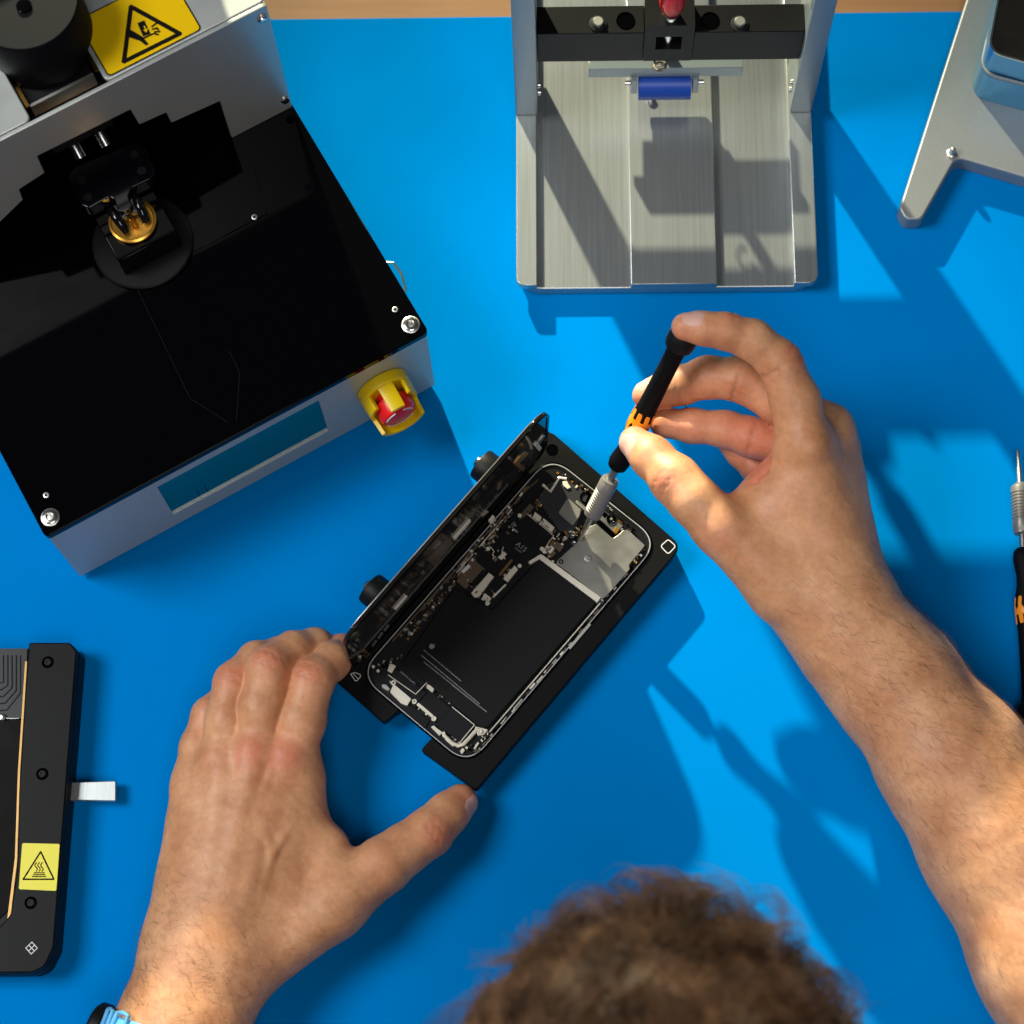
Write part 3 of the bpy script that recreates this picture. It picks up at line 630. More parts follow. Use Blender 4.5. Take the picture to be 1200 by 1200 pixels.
for name, pts, h, mt in (
    ('gold_connector', [(627, 600), (635, 606), (632, 612), (624, 606)], 1.0, M_CREAM),
    ('flex_connector', [(637, 607), (650, 618), (646, 624), (633, 613)], 1.1, M_CREAM),
    ('small_shield', [(647, 640), (652, 634), (661, 640), (656, 647)], .8, M_BRONZE),
    ('small_shield', [(640, 648), (646, 642), (652, 648), (646, 654)], .7, M_BRONZE),
    ('flex_connector', [(641, 645), (646, 639), (650, 643), (645, 649)], .9, M_CREAM),
    ('bronze_cover', [(553, 652), (572, 665), (546, 690), (535, 681)], 1.0, M_BRONZE),
    ('dark_strip', [(566, 667), (571, 670), (550, 695), (545, 691)], 1.15, M_BLACKM),
    ('cream_cover', [(573, 671), (579, 676), (574, 682), (562, 699), (556, 700), (552, 695)], 1.3, M_CREAM),
    ('flex_connector', [(568, 695), (576, 701), (573, 705), (565, 700)], 1.2, M_CREAM),
    ('flex_connector', [(603, 662.5), (607, 667), (595, 682), (589.5, 678)], 1.6, M_CREAM),
    ('small_chip', [(585, 672), (592, 681), (580, 695), (572, 686)], 1.5, M_BOARD),
    ('gold_rail', [(599, 655), (601, 657), (586, 675), (584, 673)], 1.6, M_GOLD),
    ('gold_rail', [(592, 684), (593.5, 685.5), (578, 700.5), (577, 699)], 1.4, M_CREAM),
    ('silver_clip', [(590, 646), (594, 649), (588, 656), (584, 654)], 1.7, M_CREAM),
    ('dark_block', [(560, 640), (574, 652), (582, 661), (574, 671), (558, 658)], 1.9, M_BOARD),
    ('white_label', [(549, 661), (552, 664), (543, 672), (540, 669)], 1.08, M_WHITE),
    ('gold_pad', [(551, 664), (553.5, 666), (552, 668), (549.8, 666)], 1.12, M_GOLD), ('gold_pad', [(547.5, 667.5), (549.8, 669.5), (548.3, 671.2), (546, 669.3)], 1.12, M_GOLD),
    ('gold_pad', [(544, 671.5), (546.3, 673.2), (545, 675), (542.8, 673)], 1.12, M_GOLD)):
    pp(name, pts, zl, zl+h, mt, .25, .08, parent=lb)
def scr(u, v, r=1.0, z=zl+1.4, mt=None, par=lb, up=.5):
    q = P(u, v, z+up); c = (q[0], q[1], 0)
    MB().lathe([(r, z), (r*.95, z+up), (r*.45, z+up), (r*.4, z+up*.4), (.01, z+up*.4)], c, ez, 16, caps=False).build('screw', mt or M_CREAM, par, smooth=True)
for u, v in ((609, 604), (635, 643), (609, 663), (572, 643), (571, 707)): scr(u, v, 1.05)
scr(644.5, 605.5, .5, zl+.2, M_STEELR)
# upper left: speaker module and brackets
sp1 = pp('upper_speaker', [(640, 568), (662, 560), (690, 580), (680, 605), (672, 622), (655, 622), (640, 600), (630, 586)], z0, z0+1.9, mat('charcoal_plastic', (.028, .028, .032), .4), 1.2, .3)
pp('speaker_cap', [(665, 583), (681, 597), (679, 605), (671, 616), (654, 601)], z0+1.92, z0+2.5, M_NICKEL, 1.2, .2, parent=sp1)
pp('dark_bracket', [(628, 592), (640, 598), (660, 625), (650, 634), (616, 600)], z0, z0+1.4, M_BLACKM, .5, .2)
mb = MB(); mb.tube([P(u, v, z0+2.6) for u, v in ((636, 568), (645, 576), (655, 560), (664, 561))], .75, 8); mb.build('gold_flex', M_CREAM, sp1, smooth=True)
for pts in ([(659, 565), (664, 562), (666, 567), (669, 571), (665, 573), (660, 569)],): pp('antenna_clip', pts, z0+1.95, z0+2.7, M_CREAM, .3, .08, parent=sp1)
for k in range(3):
    u, v = 596+k*9, 612-k*9
pp('copper_flex', [(621, 590), (626, 594), (612, 611), (607, 606)], z0, z0+1.6, M_BRONZE, .3, .1)
# camera shield
cs = pp('camera_shield', [(688, 618), (699, 614), (718, 631), (723, 628), (731, 621), (737, 622), (756, 639), (737, 662), (738, 667), (711, 698), (706, 702), (668, 672), (652, 661), (653, 657), (682, 630)], z0+.3, z0+2.9, M_NICKEL, .8, .15)
q = P(689, 654, z0+3.4); MB().lathe([(1.9, z0+2.92), (1.8, z0+3.3), (1.0, z0+3.4), (.8, z0+3.1), (.01, z0+3.1)], (q[0], q[1], 0), ez, 24, caps=False).build('screw', M_STEELR, cs, smooth=True)
for u, v in ((657.5, 658), (705, 704), (671, 628), (672.5, 636)): scr(u, v, 1.25, z0+2.2, M_STEEL, PH, .7)
# front camera module
fc = pp('front_camera_module', [(705, 596), (730, 616), (721, 625), (698, 604)], z0, z0+3.0, M_NICKEL, .5, .15)
for u, v, r in ((716.5, 608.5, 2.4),):
    q = P(u, v, z0+3.4); c = (q[0], q[1], 0)
    MB().lathe([(r, z0+3.02), (r, z0+3.7), (r*.8, z0+3.9), (r*.55, z0+3.5), (.01, z0+3.5)], c, ez, 28, caps=False).build('lens_ring', M_BLACKG, fc, smooth=True)
    MB().lathe([(r*.3, z0+3.52), (r*.2, z0+3.75), (.01, z0+3.8)], c, ez, 16, caps=False).build('lens', mat('lens_glass', (.30, .28, .18), .1), fc, smooth=True)
pp('sensor_window', [(708, 599), (713, 603), (709, 607), (704.5, 603)], z0+3.02, z0+3.2, M_BLACKG, .2, 0, parent=fc)
pp('orange_flex', [(722, 617), (726, 620), (722, 626), (718.5, 622.5)], z0, z0+3.3, M_AMBER, .3, .1)
pp('dark_socket', [(701, 607), (712, 616), (722, 626), (719, 630), (699, 613)], z0, z0+1.6, M_BLACKG, .3, .1)
MB().lathe([(3.2, z0), (3.2, z0+2.2), (2.6, z0+2.6), (1.9, z0+1.4), (.01, z0+1.4)], (P(687, 583, z0+2)[0], P(687, 583, z0+2)[1], 0), ez, 24, caps=False).build('sensor_barrel', M_BLACKG, PH, smooth=True)
pp('barrel_bracket', [(676, 586), (690, 597), (687, 600), (674, 589)], z0, z0+2.2, M_NICKEL, .3, .1)
# small bright hardware along the four edges
r_ = random.Random(11)
def bits(x0, y0, x1, y1, n, wmin, wmax, h, mats, jit=.35):
    a = np.array([x0, y0]); b = np.array([x1, y1]); d = (b-a)/np.linalg.norm(b-a); nn = np.array([-d[1], d[0]])
    for k in range(n):
        c = a+(b-a)*((k+.5+r_.uniform(-.3, .3))/n)+nn*r_.uniform(-jit, jit); l = r_.uniform(wmin, wmax)/2; wd = r_.uniform(.18, .5)
        poly = [c-d*l-nn*wd, c+d*l-nn*wd, c+d*l+nn*wd, c-d*l+nn*wd]
        MB().prism(poly, ZB+.14, ZB+r_.uniform(.5, h), PF).build('edge_clip', r_.choice(mats), PH, bevel=.06)
bits(69.4, 14, 69.4, 100, 22, 1.5, 6, 1.6, [M_CREAM, M_BRONZE, M_STEELR, M_BLACKG])
bits(68.6, 106, 68.6, 134, 9, 1, 4, 1.8, [M_CREAM, M_BLACKG, M_STEELR, M_BLACKM])
bits(3.2, 70, 3.2, 128, 20, 1.5, 5, 2.2, [M_CREAM, M_BRONZE, M_GOLD, M_BLACKG], .8)
bits(5.0, 66, 5.0, 120, 16, 1, 4, 2.4, [M_BRONZE, M_STEELR, M_BLACKG], .8)
bits(3.4, 30, 3.4, 66, 10, 1, 4, 2.0, [M_BRONZE, M_GOLD, M_BLACKG], .5)
bits(16, 143.2, 58, 143.2, 12, .8, 3, 1.6, [M_BLACKG, M_STEELR, M_BLACKM], .5)
rl = MB(); rl.tube([PF(66.9+.9, 20, z0+.9), PF(68.1, 103, z0+.9)], .35, 6); rl.build('side_rail', M_CREAM, PH, smooth=True)
rl = MB(); rl.tube([PF(2.9, 24, z0+1.2), PF(2.9, 120, z0+1.2), PF(4.5, 132, z0+1.2)], .4, 6); rl.build('side_rail', M_BRONZE, PH, smooth=True)
rl = MB(); rl.tube([PF(4.4, 70, z0+1.4), PF(4.4, 112, z0+1.4)], .3, 6); rl.build('side_rail', M_CREAM, PH, smooth=True)
pp('side_clip', [(572, 610), (577, 603), (580, 605.5), (575, 612.5)], z0, z0+2.8, M_CREAM, .3, .1)
rl = MB(); rl.prism([(70.3, 76), (71.6, 76), (71.6, 92), (70.3, 92)], ZF+.3, ZF+1.1, PF); rl.build('side_button', M_FRONT, PH, bevel=.2)
def crumbs(parent, polys, n, zb, hmax, mats, seed):
    rr_ = random.Random(seed); groups = {m_.name: (m_, MB()) for m_ in mats}
    for _ in range(n):
        u0, v0, u1, v1, sp = rr_.choice(polys); t = rr_.random(); c = ph(u0+(u1-u0)*t+rr_.uniform(-sp, sp), v0+(v1-v0)*t+rr_.uniform(-sp, sp), zb)
        a, b = rr_.choice([(.35, .2), (.5, .3), (.8, .4), (.3, .3), (1.2, .25), (.6, .5)])
        if rr_.random() < .5: a, b = b, a
        groups[rr_.choice(mats).name][1].box(c[0]-a, c[0]+a, c[1]-b, c[1]+b, zb, zb+rr_.uniform(.25, hmax), PF)
    for k_, (m_, g_) in groups.items():
        if g_.v: g_.build('small_components', m_, parent, kind='stuff')
crumbs(lb, [(600, 600, 552, 655, 3), (585, 622, 560, 652, 4), (618, 600, 652, 625, 2.5), (655, 627, 636, 650, 3), (600, 668, 575, 700, 3), (590, 645, 570, 668, 5), (548, 680, 574, 708, 3), (606, 612, 592, 628, 3)], 260, zl, 1.7, [M_CREAM, M_GOLD, M_BRONZE, M_STEELR, M_BLACKG], 3)
crumbs(PH, [(700, 598, 745, 628, 4), (755, 640, 742, 662, 2.5), (700, 700, 742, 655, 2), (655, 556, 695, 580, 3), (640, 580, 625, 600, 3), (672, 628, 684, 616, 4), (640, 655, 668, 676, 2.5), (655, 640, 668, 622, 3)], 170, z0, 2.6, [M_CREAM, M_GOLD, M_STEEL, M_BLACKG, M_AMBER], 4)
crumbs(PH, [(455, 800, 530, 866, 5), (530, 868, 560, 880, 3), (560, 875, 575, 858, 2), (443, 782, 470, 770, 4), (500, 800, 530, 826, 3)], 90, z0, 1.9, [M_CREAM, M_STEELR, M_BLACKG, M_BRONZE], 5)
crumbs(PH, [(470, 745, 600, 590, 1.6), (476, 750, 560, 650, 2.2)], 120, z0, 2.4, [M_CREAM, M_GOLD, M_BRONZE, M_STEELR], 6)
# taptic engine, lower speaker, port hardware
te = pp('vibration_motor', [(462, 781), (500, 812), (488, 824), (450, 792)], z0, z0+2.4, M_BOARD, .5, .2)
ol = MB(); zz = z0+2.42; stroke(ol, [ph(u, v, zz) for u, v in ((455, 791), (487, 813.5), (500, 800))], .35, zz, zz+.05, PF); ol.build('motor_edge', M_CREAM, te)
ct = ph(478, 794, zz); text('motor_print', 'TAPTIC ENGINE', 1.35, lambda x, y, z: PF(ct[0]-x, ct[1]-y, z), zz+.02, M_GREYP, te)
pp('charge_port_bracket', [(461, 802), (471, 807), (483, 817), (477, 827), (470, 824), (457, 811)], z0, z0+2.2, M_CREAM, .7, .2)
pp('port_clip', [(447, 802), (452, 802), (457, 807), (455, 810), (448, 806)], z0, z0+1.9, M_STEELR, .5, .1)
pp('motor_clip', [(457, 777), (464, 780), (459, 789), (454, 786)], z0, z0+2.6, M_CREAM, .4, .1)
pp('motor_clip', [(454, 790), (464, 797), (462, 802), (457, 800)], z0, z0+2.2, M_CREAM, .4, .1)
for u, v in ((461, 800), (485.5, 822), (508.5, 842), (562.5, 857), (437.5, 781), (443, 786)): scr(u, v, 1.25 if u > 450 else .8, z0+1.9, M_CREAM, PH, .8)
pp('port_bar', [(490, 823), (508, 838), (506, 841), (488, 826)], z0, z0+2.0, M_CREAM, .3, .1)
pp('port_block', [(480, 826), (503, 844), (499, 853), (476, 834)], z0, z0+.9, M_BLACKM, .3, .15)
ls = pp('lower_speaker', [(531, 828), (557, 849), (540, 871), (512, 848)], z0, z0+2.3, M_BOARD, .5, .2)
ol = MB(); zz = z0+2.32; stroke(ol, [ph(u, v, zz) for u, v in ((530, 828.5), (556, 849.5), (539, 870))], .4, zz, zz+.05, PF); ol.build('speaker_edge', M_CREAM, ls)
pp('speaker_cover', [(502, 806), (529, 830), (515, 848), (490, 824)], z0, z0+1.6, M_BLACKM, .5, .2)
pp('speaker_clip', [(500, 801), (509, 806), (507, 812), (500, 806)], z0, z0+2.4, M_CREAM, .6, .1)
mb = MB(); mb.tube([P(u, v, z0+1.6) for u, v in ((520, 861), (530, 871), (537, 874), (543, 872), (549, 866), (557, 857), (560, 853))], [.9, .9, 1.0, 1.05, 1.0, .95, .8], 8); mb.build('antenna_strip', M_CREAM, PH, smooth=True)
for pts in ([(505, 852), (508, 850), (518, 858), (515, 862)], [(517, 858), (521, 857), (523, 864), (519, 864)], [(521, 866), (524, 863), (533, 871), (531, 875)]):
    pp('antenna_plate', pts, z0, z0+2.2, M_CREAM, .3, .1)
pp('corner_plate', [(539, 880), (542, 876), (545, 879), (541, 884)], z0, z0+1.5, M_CREAM, .4, .1)
pp('corner_plate', [(555, 876), (560, 869), (561.5, 871), (556, 879)], z0, z0+1.3, M_CREAM, .3, .1)
pp('corner_plate', [(556, 851), (561, 852), (572, 855), (567, 861), (560, 862)], z0, z0+1.8, M_CREAM, .4, .1)

# ================================================================== REMOVED DISPLAY standing up along the left edge
DS = thing('phone_display', 'black phone display panel standing upright along the left edge of the opened phone', 'display', PF(-1.5, 73, 15))
def DF(y, h, d=0): return PF(-2.2-d+.04*h, y, 16.5+h)      # y along phone, h up, d outward thickness
dp = roundpoly([(0.5, 0), (146.2, 0), (146.2, 68), (0.5, 68)], 13.0, 10)
MB().prism(dp, 0, 2.0, lambda y, h, d: DF(y, h, d)).build('glass_panel', M_GLASSK, DS, bevel=.4)
MB().ring(dp, roundpoly([(2, 1.5), (144.7, 1.5), (144.7, 66.5), (2, 66.5)], 12, 10), -.5, -.02, lambda y, h, d: DF(y, h, d)).build('display_rim', M_BLACKG, DS, bevel=.1)
def dloc(u, v, d=-.6):                                     # pixel on the display's inner face -> (y, h)
    n = ux+np.array([0, 0, -.04]); n /= np.linalg.norm(n); p0 = DF(0, 0, d); r = P(u, v, 0)-CAM; t = ((p0-CAM)@n)/(r@n); q = CAM+t*r
    h = q[2]-16.5; return np.array([(q-PO)@uy, h])
def dd(name, pts, th_, mt, bevel=.1, r=.4):
    poly = [dloc(u, v, -.1) for u, v in pts]
    return MB().prism(roundpoly(poly, r, 3) if r else poly, -th_, -.03, lambda y, h, d: DF(y, h, d)).build(name, mt, DS, bevel=bevel)
def dring(name, pts, bars, mt):
    q = [dloc(u, v, -.1) for u, v in pts]; y0 = min(p[0] for p in q); y1 = max(p[0] for p in q); h0 = min(p[1] for p in q); h1 = max(p[1] for p in q)
    mb = MB(); wd = .8
    mb.box(y0, y1, h0, h0+wd*1.6, -1.1, -.03, lambda y, h, d: DF(y, h, d)); mb.box(y0, y1, h1-wd*1.6, h1, -1.1, -.03, lambda y, h, d: DF(y, h, d))
    for k in range(bars+1):
        yy = y0+(y1-y0-wd)*k/bars; mb.box(yy, yy+wd, h0+wd*1.6, h1-wd*1.6, -1.08, -.03, lambda y, h, d: DF(y, h, d))
    return mb.build(name, mt, DS)
dring('connector_frame', [(531, 632), (550, 608)], 2, M_CREAM)
dring('connector_frame', [(462, 713), (476, 698)], 1, M_CREAM)
dring('connector_frame', [(477, 740), (497, 717)], 2, M_CREAM)
dd('gold_bracket', [(614, 528), (619, 531), (608, 542), (615, 548), (612, 552), (602, 543)], .6, M_GOLD)
dd('gold_bracket', [(608, 529), (625, 527), (622, 545), (612, 545)], .3, M_BLACKM)
dd('shielding_patch', [(500, 655), (524, 630), (531, 636), (509, 664)], .25, M_BRONZE)
dd('flex_patch', [(560, 588), (590, 555), (597, 562), (566, 596)], .22, M_BLACKM)
dd('flex_patch', [(588, 561), (602, 548), (612, 556), (598, 570)], .4, M_BLACKM)
dd('silver_clip', [(625, 521), (629, 517), (634, 524), (631, 528)], .7, M_CREAM)
dd('silver_clip', [(630, 518), (637, 509), (638.5, 510.5), (632, 520)], .6, M_NICKEL)
dd('gold_clip', [(583, 566), (588, 563), (586, 572), (582, 574)], .5, M_GOLD)
dd('gold_clip', [(466, 750), (473, 744), (474, 748), (468, 754)], .5, M_GOLD)
MB().tube([DF(y, h, 2.1) for y, h in ((8, 65.5), (14, 67.6), (30, 68.1), (133, 68.1), (139, 66.5), (143.5, 62.5), (146.1, 55), (146.3, 14))], .28, 6).build('edge_highlight', M_STEELR, DS, smooth=True)  # steel tube stands in for the highlight along the panel edge
for k in range(12):
    u, v = 418+r_.uniform(0, 16), 757+r_.uniform(0, 18)
    dd('corner_contact', [(u, v), (u+r_.uniform(2, 4), v+r_.uniform(-1, 1)), (u+r_.uniform(2, 5), v+3), (u, v+2.5)], r_.uniform(.3, .8), r_.choice([M_CREAM, M_GOLD, M_BRONZE]), .05, .2)
for k in range(3): dd('grey_bar', [(436+k*7, 757-k*9), (441+k*7, 750-k*9), (442+k*7, 751-k*9), (437+k*7, 758-k*9)], .3, M_STEELR, 0, 0)

# ================================================================== SCREWDRIVERS
TIP = P(678, 635, 17.6); CAP = P(805, 386, 121.0); DL = np.linalg.norm(CAP-TIP); DA = (CAP-TIP)/DL
def s_at(u, v):
    ss = np.linspace(0, DL, 600); d = [np.hypot(*(PJ(TIP+DA*s)-(u, v))) for s in ss]; return ss[int(np.argmin(d))]
def screwdriver(name, label, tip, ax, k=1.0):
    D = thing(name, label, 'screwdriver', tip, 'precision screwdrivers')
    R = lambda pr: [(r*k, t*k) for r, t in pr]
    a = s_at(694, 603)/1; b = s_at(713, 560); c = s_at(722, 543); d = s_at(735, 519); e = s_at(752, 486); f = s_at(790, 407)
    MB().lathe(R([(.5, 0), (.9, 1.2), (1.0, a*.45), (1.35, a*.5), (1.4, a*.9), (2.0, a)]), tip, ax, 16).build('blade', M_STEELR, D, smooth=True)
    pr = [(1.8, a-2), (3.0, a-1), (4.3, a), (4.5, a+1)]; t = a+3.2
    for q in range(9): pr += [(4.5, t), (4.15, t+.25), (4.15, t+.75), (4.5, t+1.0)]; t += 1.55
    pr += [(4.5, b-2), (4.1, b-1.4), (4.1, b-.3), (3.4, b), (2.2, b)]
    MB().lathe(R(pr), tip, ax, 40).build('bit_sleeve', M_SLEEVE, D, smooth=True)
    MB().lathe(R([(1.9, b-1), (1.9, c+2)]), tip, ax, 20).build('shaft', M_SHAFT, D, smooth=True)
    h = MB().lathe(R([(3.2, c-2.5), (4.6, c-1.2), (5.2, c+2), (4.9, c+5), (4.0, d-3), (4.1, d+2), (5.0, d+7), (5.45, (d+e)/2+3), (5.3, e), (4.7, e+6), (4.5, (e+f)/2), (4.4, f-4), (4.7, f)]), tip, ax, 40).build('handle', M_RUB, D, smooth=True)
    MB().lathe(R([(4.7, f+.05), (6.4, f+1.2), (7.0, f+3.5), (7.0, DL-4), (6.5, DL-2), (5.0, DL-1.6), (4.6, DL)]), tip, ax, 40).build('turning_cap', M_BLACKM, D, smooth=True)
    MB().lathe(R([(4.2, DL-1.2), (4.2, DL+.5), (.01, DL+.8)]), tip, ax, 24, caps=False).build('cap_disc', M_STEELR, D, smooth=True)
    # orange grip marks wrapped round the handle
    uu, vv, aa = rot_to(ax)
    def rad(s):
        xs_ = [c+2, c+5, d-3, d+2, d+7, (d+e)/2+3, e, e+6, (e+f)/2]; rs = [5.2, 4.9, 4.0, 4.1, 5.0, 5.45, 5.3, 4.7, 4.5]; return np.interp(s, xs_, rs)
    og = MB()
    def on(th_, s, up): return tip+ax*s*k+(uu*math.cos(th_)+vv*math.sin(th_))*(rad(s)+up)*k
    def band(p0, p1, wd):
        n = 8; q0 = np.array(p0, float); q1 = np.array(p1, float); vs = []; fs = []
        for i in range(n+1):
            q = q0+(q1-q0)*i/n; dr = (q1-q0); dm_ = np.array([dr[0]*5.2, dr[1]]); dm_ /= np.linalg.norm(dm_); nn = np.array([-dm_[1]/5.2, dm_[0]]); ww = wd*(1-.35*(2*i/n-1)**6)
            for sg, up in ((-1, .02), (-.8, .22), (.8, .22), (1, .02)): p = q+nn*ww/2*sg; vs.append(on(p[0], p[1], up))
        for i in range(n):
            for j in range(3): fs.append((i*4+j, i*4+j+1, (i+1)*4+j+1, (i+1)*4+j))
        og.add(vs, fs)
    m0 = (d+e)/2+5
    for i in range(8):
        t0 = i*math.pi/4
        band((t0, m0-6), (t0+.05, m0-1), 2.0); band((t0+.05, m0+.5), (t0-.05, m0+7), 2.3)
        band((t0, m0-1.5), (t0+math.pi/8, m0+2.5), 2.0); band((t0+math.pi/8, m0+2.5), (t0+math.pi/4, m0-1.5), 1.9)
    og.build('grip_mark', M_ORANGE, h, smooth=True)
    return D
M_SLEEVE = mat('satin_nickel_sleeve', (.27, .245, .215), .4, metal=.4)
M_SHAFT = mat('grey_shaft', (.25, .25, .25), .35, metal=.8)
screwdriver('screwdriver', 'black and orange precision screwdriver held in the right hand over the phone', TIP, DA)
t2 = P(1193, 527, 7); a2 = P(1211, 850, 7)-t2; a2 /= np.linalg.norm(a2)
screwdriver('screwdriver', 'second precision screwdriver lying on the mat at the right edge', t2, a2, 1.05)

# ================================================================== PERSON: implicit surface meshed by surface nets
def seg_d(p, a, b, ra, rb, n=None, s=1.0):
    ab = b-a; w_ = p-a; t = np.clip((w_@ab)/(ab@ab), 0, 1); w_ = w_-t[:, None]*ab
    if n is not None: w_ = w_+((s-1)*(w_@n))[:, None]*n
    d = np.sqrt((w_*w_).sum(1))-(ra+(rb-ra)*t)
    return d
def smin(a, b, k):
    h = np.clip(.5+.5*(b-a)/k, 0, 1); return b+(a-b)*h-k*h*(1-h)
class Chain:                                             # a bent, tapering limb
    def __init__(s, pts, k=3.0, n=None, sc=1.0):
        s.p = [np.array(q[:3], float) for q in pts]; s.r = [q[3] for q in pts]; s.k = k; s.n = n; s.s = sc
    def __call__(s, p):
        d = None
        for i in range(len(s.p)-1):
            e = seg_d(p, s.p[i], s.p[i+1], s.r[i], s.r[i+1], s.n, s.s); d = e if d is None else smin(d, e, s.k)
        return d
    def lim(s): q = np.array(s.p); m_ = max(s.r)+6; return q.min(0)-m_, q.max(0)+m_
class Body:
    def __init__(s, core, limbs, kc=10, kl=5, kf=.7, mods=()):
        s.core, s.limbs, s.kc, s.kl, s.kf, s.mods = core, limbs, kc, kl, kf, mods
    def __call__(s, p):
        d = None
        for c in s.core:
            e = c(p); d = e if d is None else smin(d, e, s.kc)
        f = None
        for c in s.limbs:
            e = c(p); f = e if f is None else smin(f, e, s.kf)
        if f is not None: d = smin(d, f, s.kl)
        for m_ in s.mods: d = m_(p, d)
        return d
def bound(b): L = [c.lim() for c in b.core+b.limbs]; return np.min([l[0] for l in L], 0), np.max([l[1] for l in L], 0)
def mesh_sdf(F_, lo, hi, h, newton=1):
    c = 4; H = h*c
    N = np.ceil((hi-lo)/H).astype(int)+1
    g = [lo[i]+H*np.arange(N[i]) for i in range(3)]
    X = np.stack(np.meshgrid(*g, indexing='ij'), -1).reshape(-1, 3); Dc = F_(X).reshape(N)
    n = (N-1)*c+1
    Df = np.repeat(np.repeat(np.repeat(Dc, c, 0), c, 1), c, 2)[:n[0], :n[1], :n[2]].astype(np.float32)
    near = np.abs(Dc) < H*2.0
    nf = np.repeat(np.repeat(np.repeat(near, c, 0), c, 1), c, 2)
    # a block counts when any of its eight coarse corners is near the surface
    blk = near[:-1, :-1, :-1].copy()
    for a in (0, 1):
        for b in (0, 1):
            for e in (0, 1): blk |= near[a:a+N[0]-1, b:b+N[1]-1, e:e+N[2]-1]
    nf = np.repeat(np.repeat(np.repeat(blk, c, 0), c, 1), c, 2); full = np.zeros(n, bool); full[:-1, :-1, :-1] = nf
    for ax in range(3): full |= np.roll(full, 1, ax)
    idx = np.argwhere(full)
    for i in range(0, len(idx), 400000):
        q = idx[i:i+400000]; Df[q[:, 0], q[:, 1], q[:, 2]] = F_(lo+q*h)
    ins = Df < 0
    Cn = n-1
    cnt = np.zeros(Cn, np.int8)
    for a in (0, 1):
        for b in (0, 1):
            for e in (0, 1): cnt += ins[a:a+Cn[0], b:b+Cn[1], e:e+Cn[2]]
    act = (cnt > 0) & (cnt < 8); ci = np.argwhere(act); vid = -np.ones(Cn, np.int64); vid[act] = np.arange(len(ci))
    acc = np.zeros((len(ci), 3)); num = np.zeros(len(ci))
    for ax in range(3):
        o1, o2 = [k for k in range(3) if k != ax]
        for a in (0, 1):
            for b in (0, 1):
                s_ = np.zeros(3, int); s_[o1] = a; s_[o2] = b; e_ = s_.copy(); e_[ax] = 1
                p, q = ci+s_, ci+e_; d0 = Df[p[:, 0], p[:, 1], p[:, 2]]; d1 = Df[q[:, 0], q[:, 1], q[:, 2]]
                mk_ = (d0 < 0) != (d1 < 0); t = np.where(mk_, d0/np.where(mk_, d0-d1, 1), 0)
                acc += np.where(mk_[:, None], s_+(e_-s_)*t[:, None], 0); num += mk_
    V = lo+(ci+acc/num[:, None])*h
    quads = []
    for ax in range(3):
        o1, o2 = [(1, 2), (2, 0), (0, 1)][ax]
        s0 = [slice(None)]*3; s1 = [slice(None)]*3; s0[ax] = slice(0, -1); s1[ax] = slice(1, None)
        A_, B_ = ins[tuple(s0)], ins[tuple(s1)]; ed = np.argwhere(A_ != B_)
        ok = (ed[:, o1] > 0) & (ed[:, o2] > 0) & (ed[:, o1] < Cn[o1]) & (ed[:, o2] < Cn[o2]); ed = ed[ok]
        sg = A_[ed[:, 0], ed[:, 1], ed[:, 2]]
        def at(d1, d2):
            q = ed.copy(); q[:, o1] += d1; q[:, o2] += d2; return vid[q[:, 0], q[:, 1], q[:, 2]]
        Q = np.stack([at(-1, -1), at(0, -1), at(0, 0), at(-1, 0)], 1); Q[~sg] = Q[~sg][:, ::-1]; quads.append(Q)
    Q = np.concatenate(quads); Q = Q[(Q >= 0).all(1)]
    for _ in range(newton):
        d = F_(V); e = .25; G = np.stack([F_(V+np.eye(3)[i]*e)-d for i in range(3)], 1)/e
        G /= np.maximum(np.linalg.norm(G, axis=1), .3)[:, None]**1; V = V-np.clip(d, -h, h)[:, None]*G
    return V, Q
def grad(F_, V, e=.3):
    G = np.stack([F_(V+np.eye(3)[i]*e)-F_(V-np.eye(3)[i]*e) for i in range(3)], 1); return G/np.maximum(np.linalg.norm(G, axis=1), 1e-9)[:, None]
def J(u, v, z, r): q = P(u, v, z); return (q[0], q[1], q[2], r)

# ---- left hand, palm down, steadying the holder
LH = dict(
    idx=Chain([J(338, 892, 34, 11.5), J(353, 845, 40, 11.2), J(365, 797, 42, 10.2), J(388, 775, 33, 8.8), J(400, 763, 22, 7.8), J(407, 760, 12, 7.2)], 3.5),
    mid=Chain([J(297, 888, 36, 11.2), J(306, 830, 44, 10.4), J(315, 782, 47, 9.9), J(344, 762, 37, 8.8), J(369, 756, 27, 8.0), J(392, 764, 16, 7.2)], 3.5),
    rng=Chain([J(258, 895, 34, 10), J(264, 845, 40, 9.3), J(273, 799, 41, 8.8), J(300, 772, 33, 8.0), J(328, 765, 25, 7.4), J(360, 775, 14, 6.8)], 3.5),
    pky=Chain([J(226, 920, 28, 9.5), J(232, 875, 30, 8.2), J(245, 837, 30, 7.8), J(270, 812, 24, 7.2), J(300, 800, 16, 6.6)], 3.5),
    thb=Chain([J(388, 1062, 26, 15), J(450, 1013, 24, 13.0), J(476, 994, 22, 11.4), J(502, 976, 21, 11.2), J(524, 954, 17, 9.6), J(540, 939, 13.5, 8.2)], 4))
wl = P(243, 1128, 30); up3 = np.array([0, 0, 1.0])
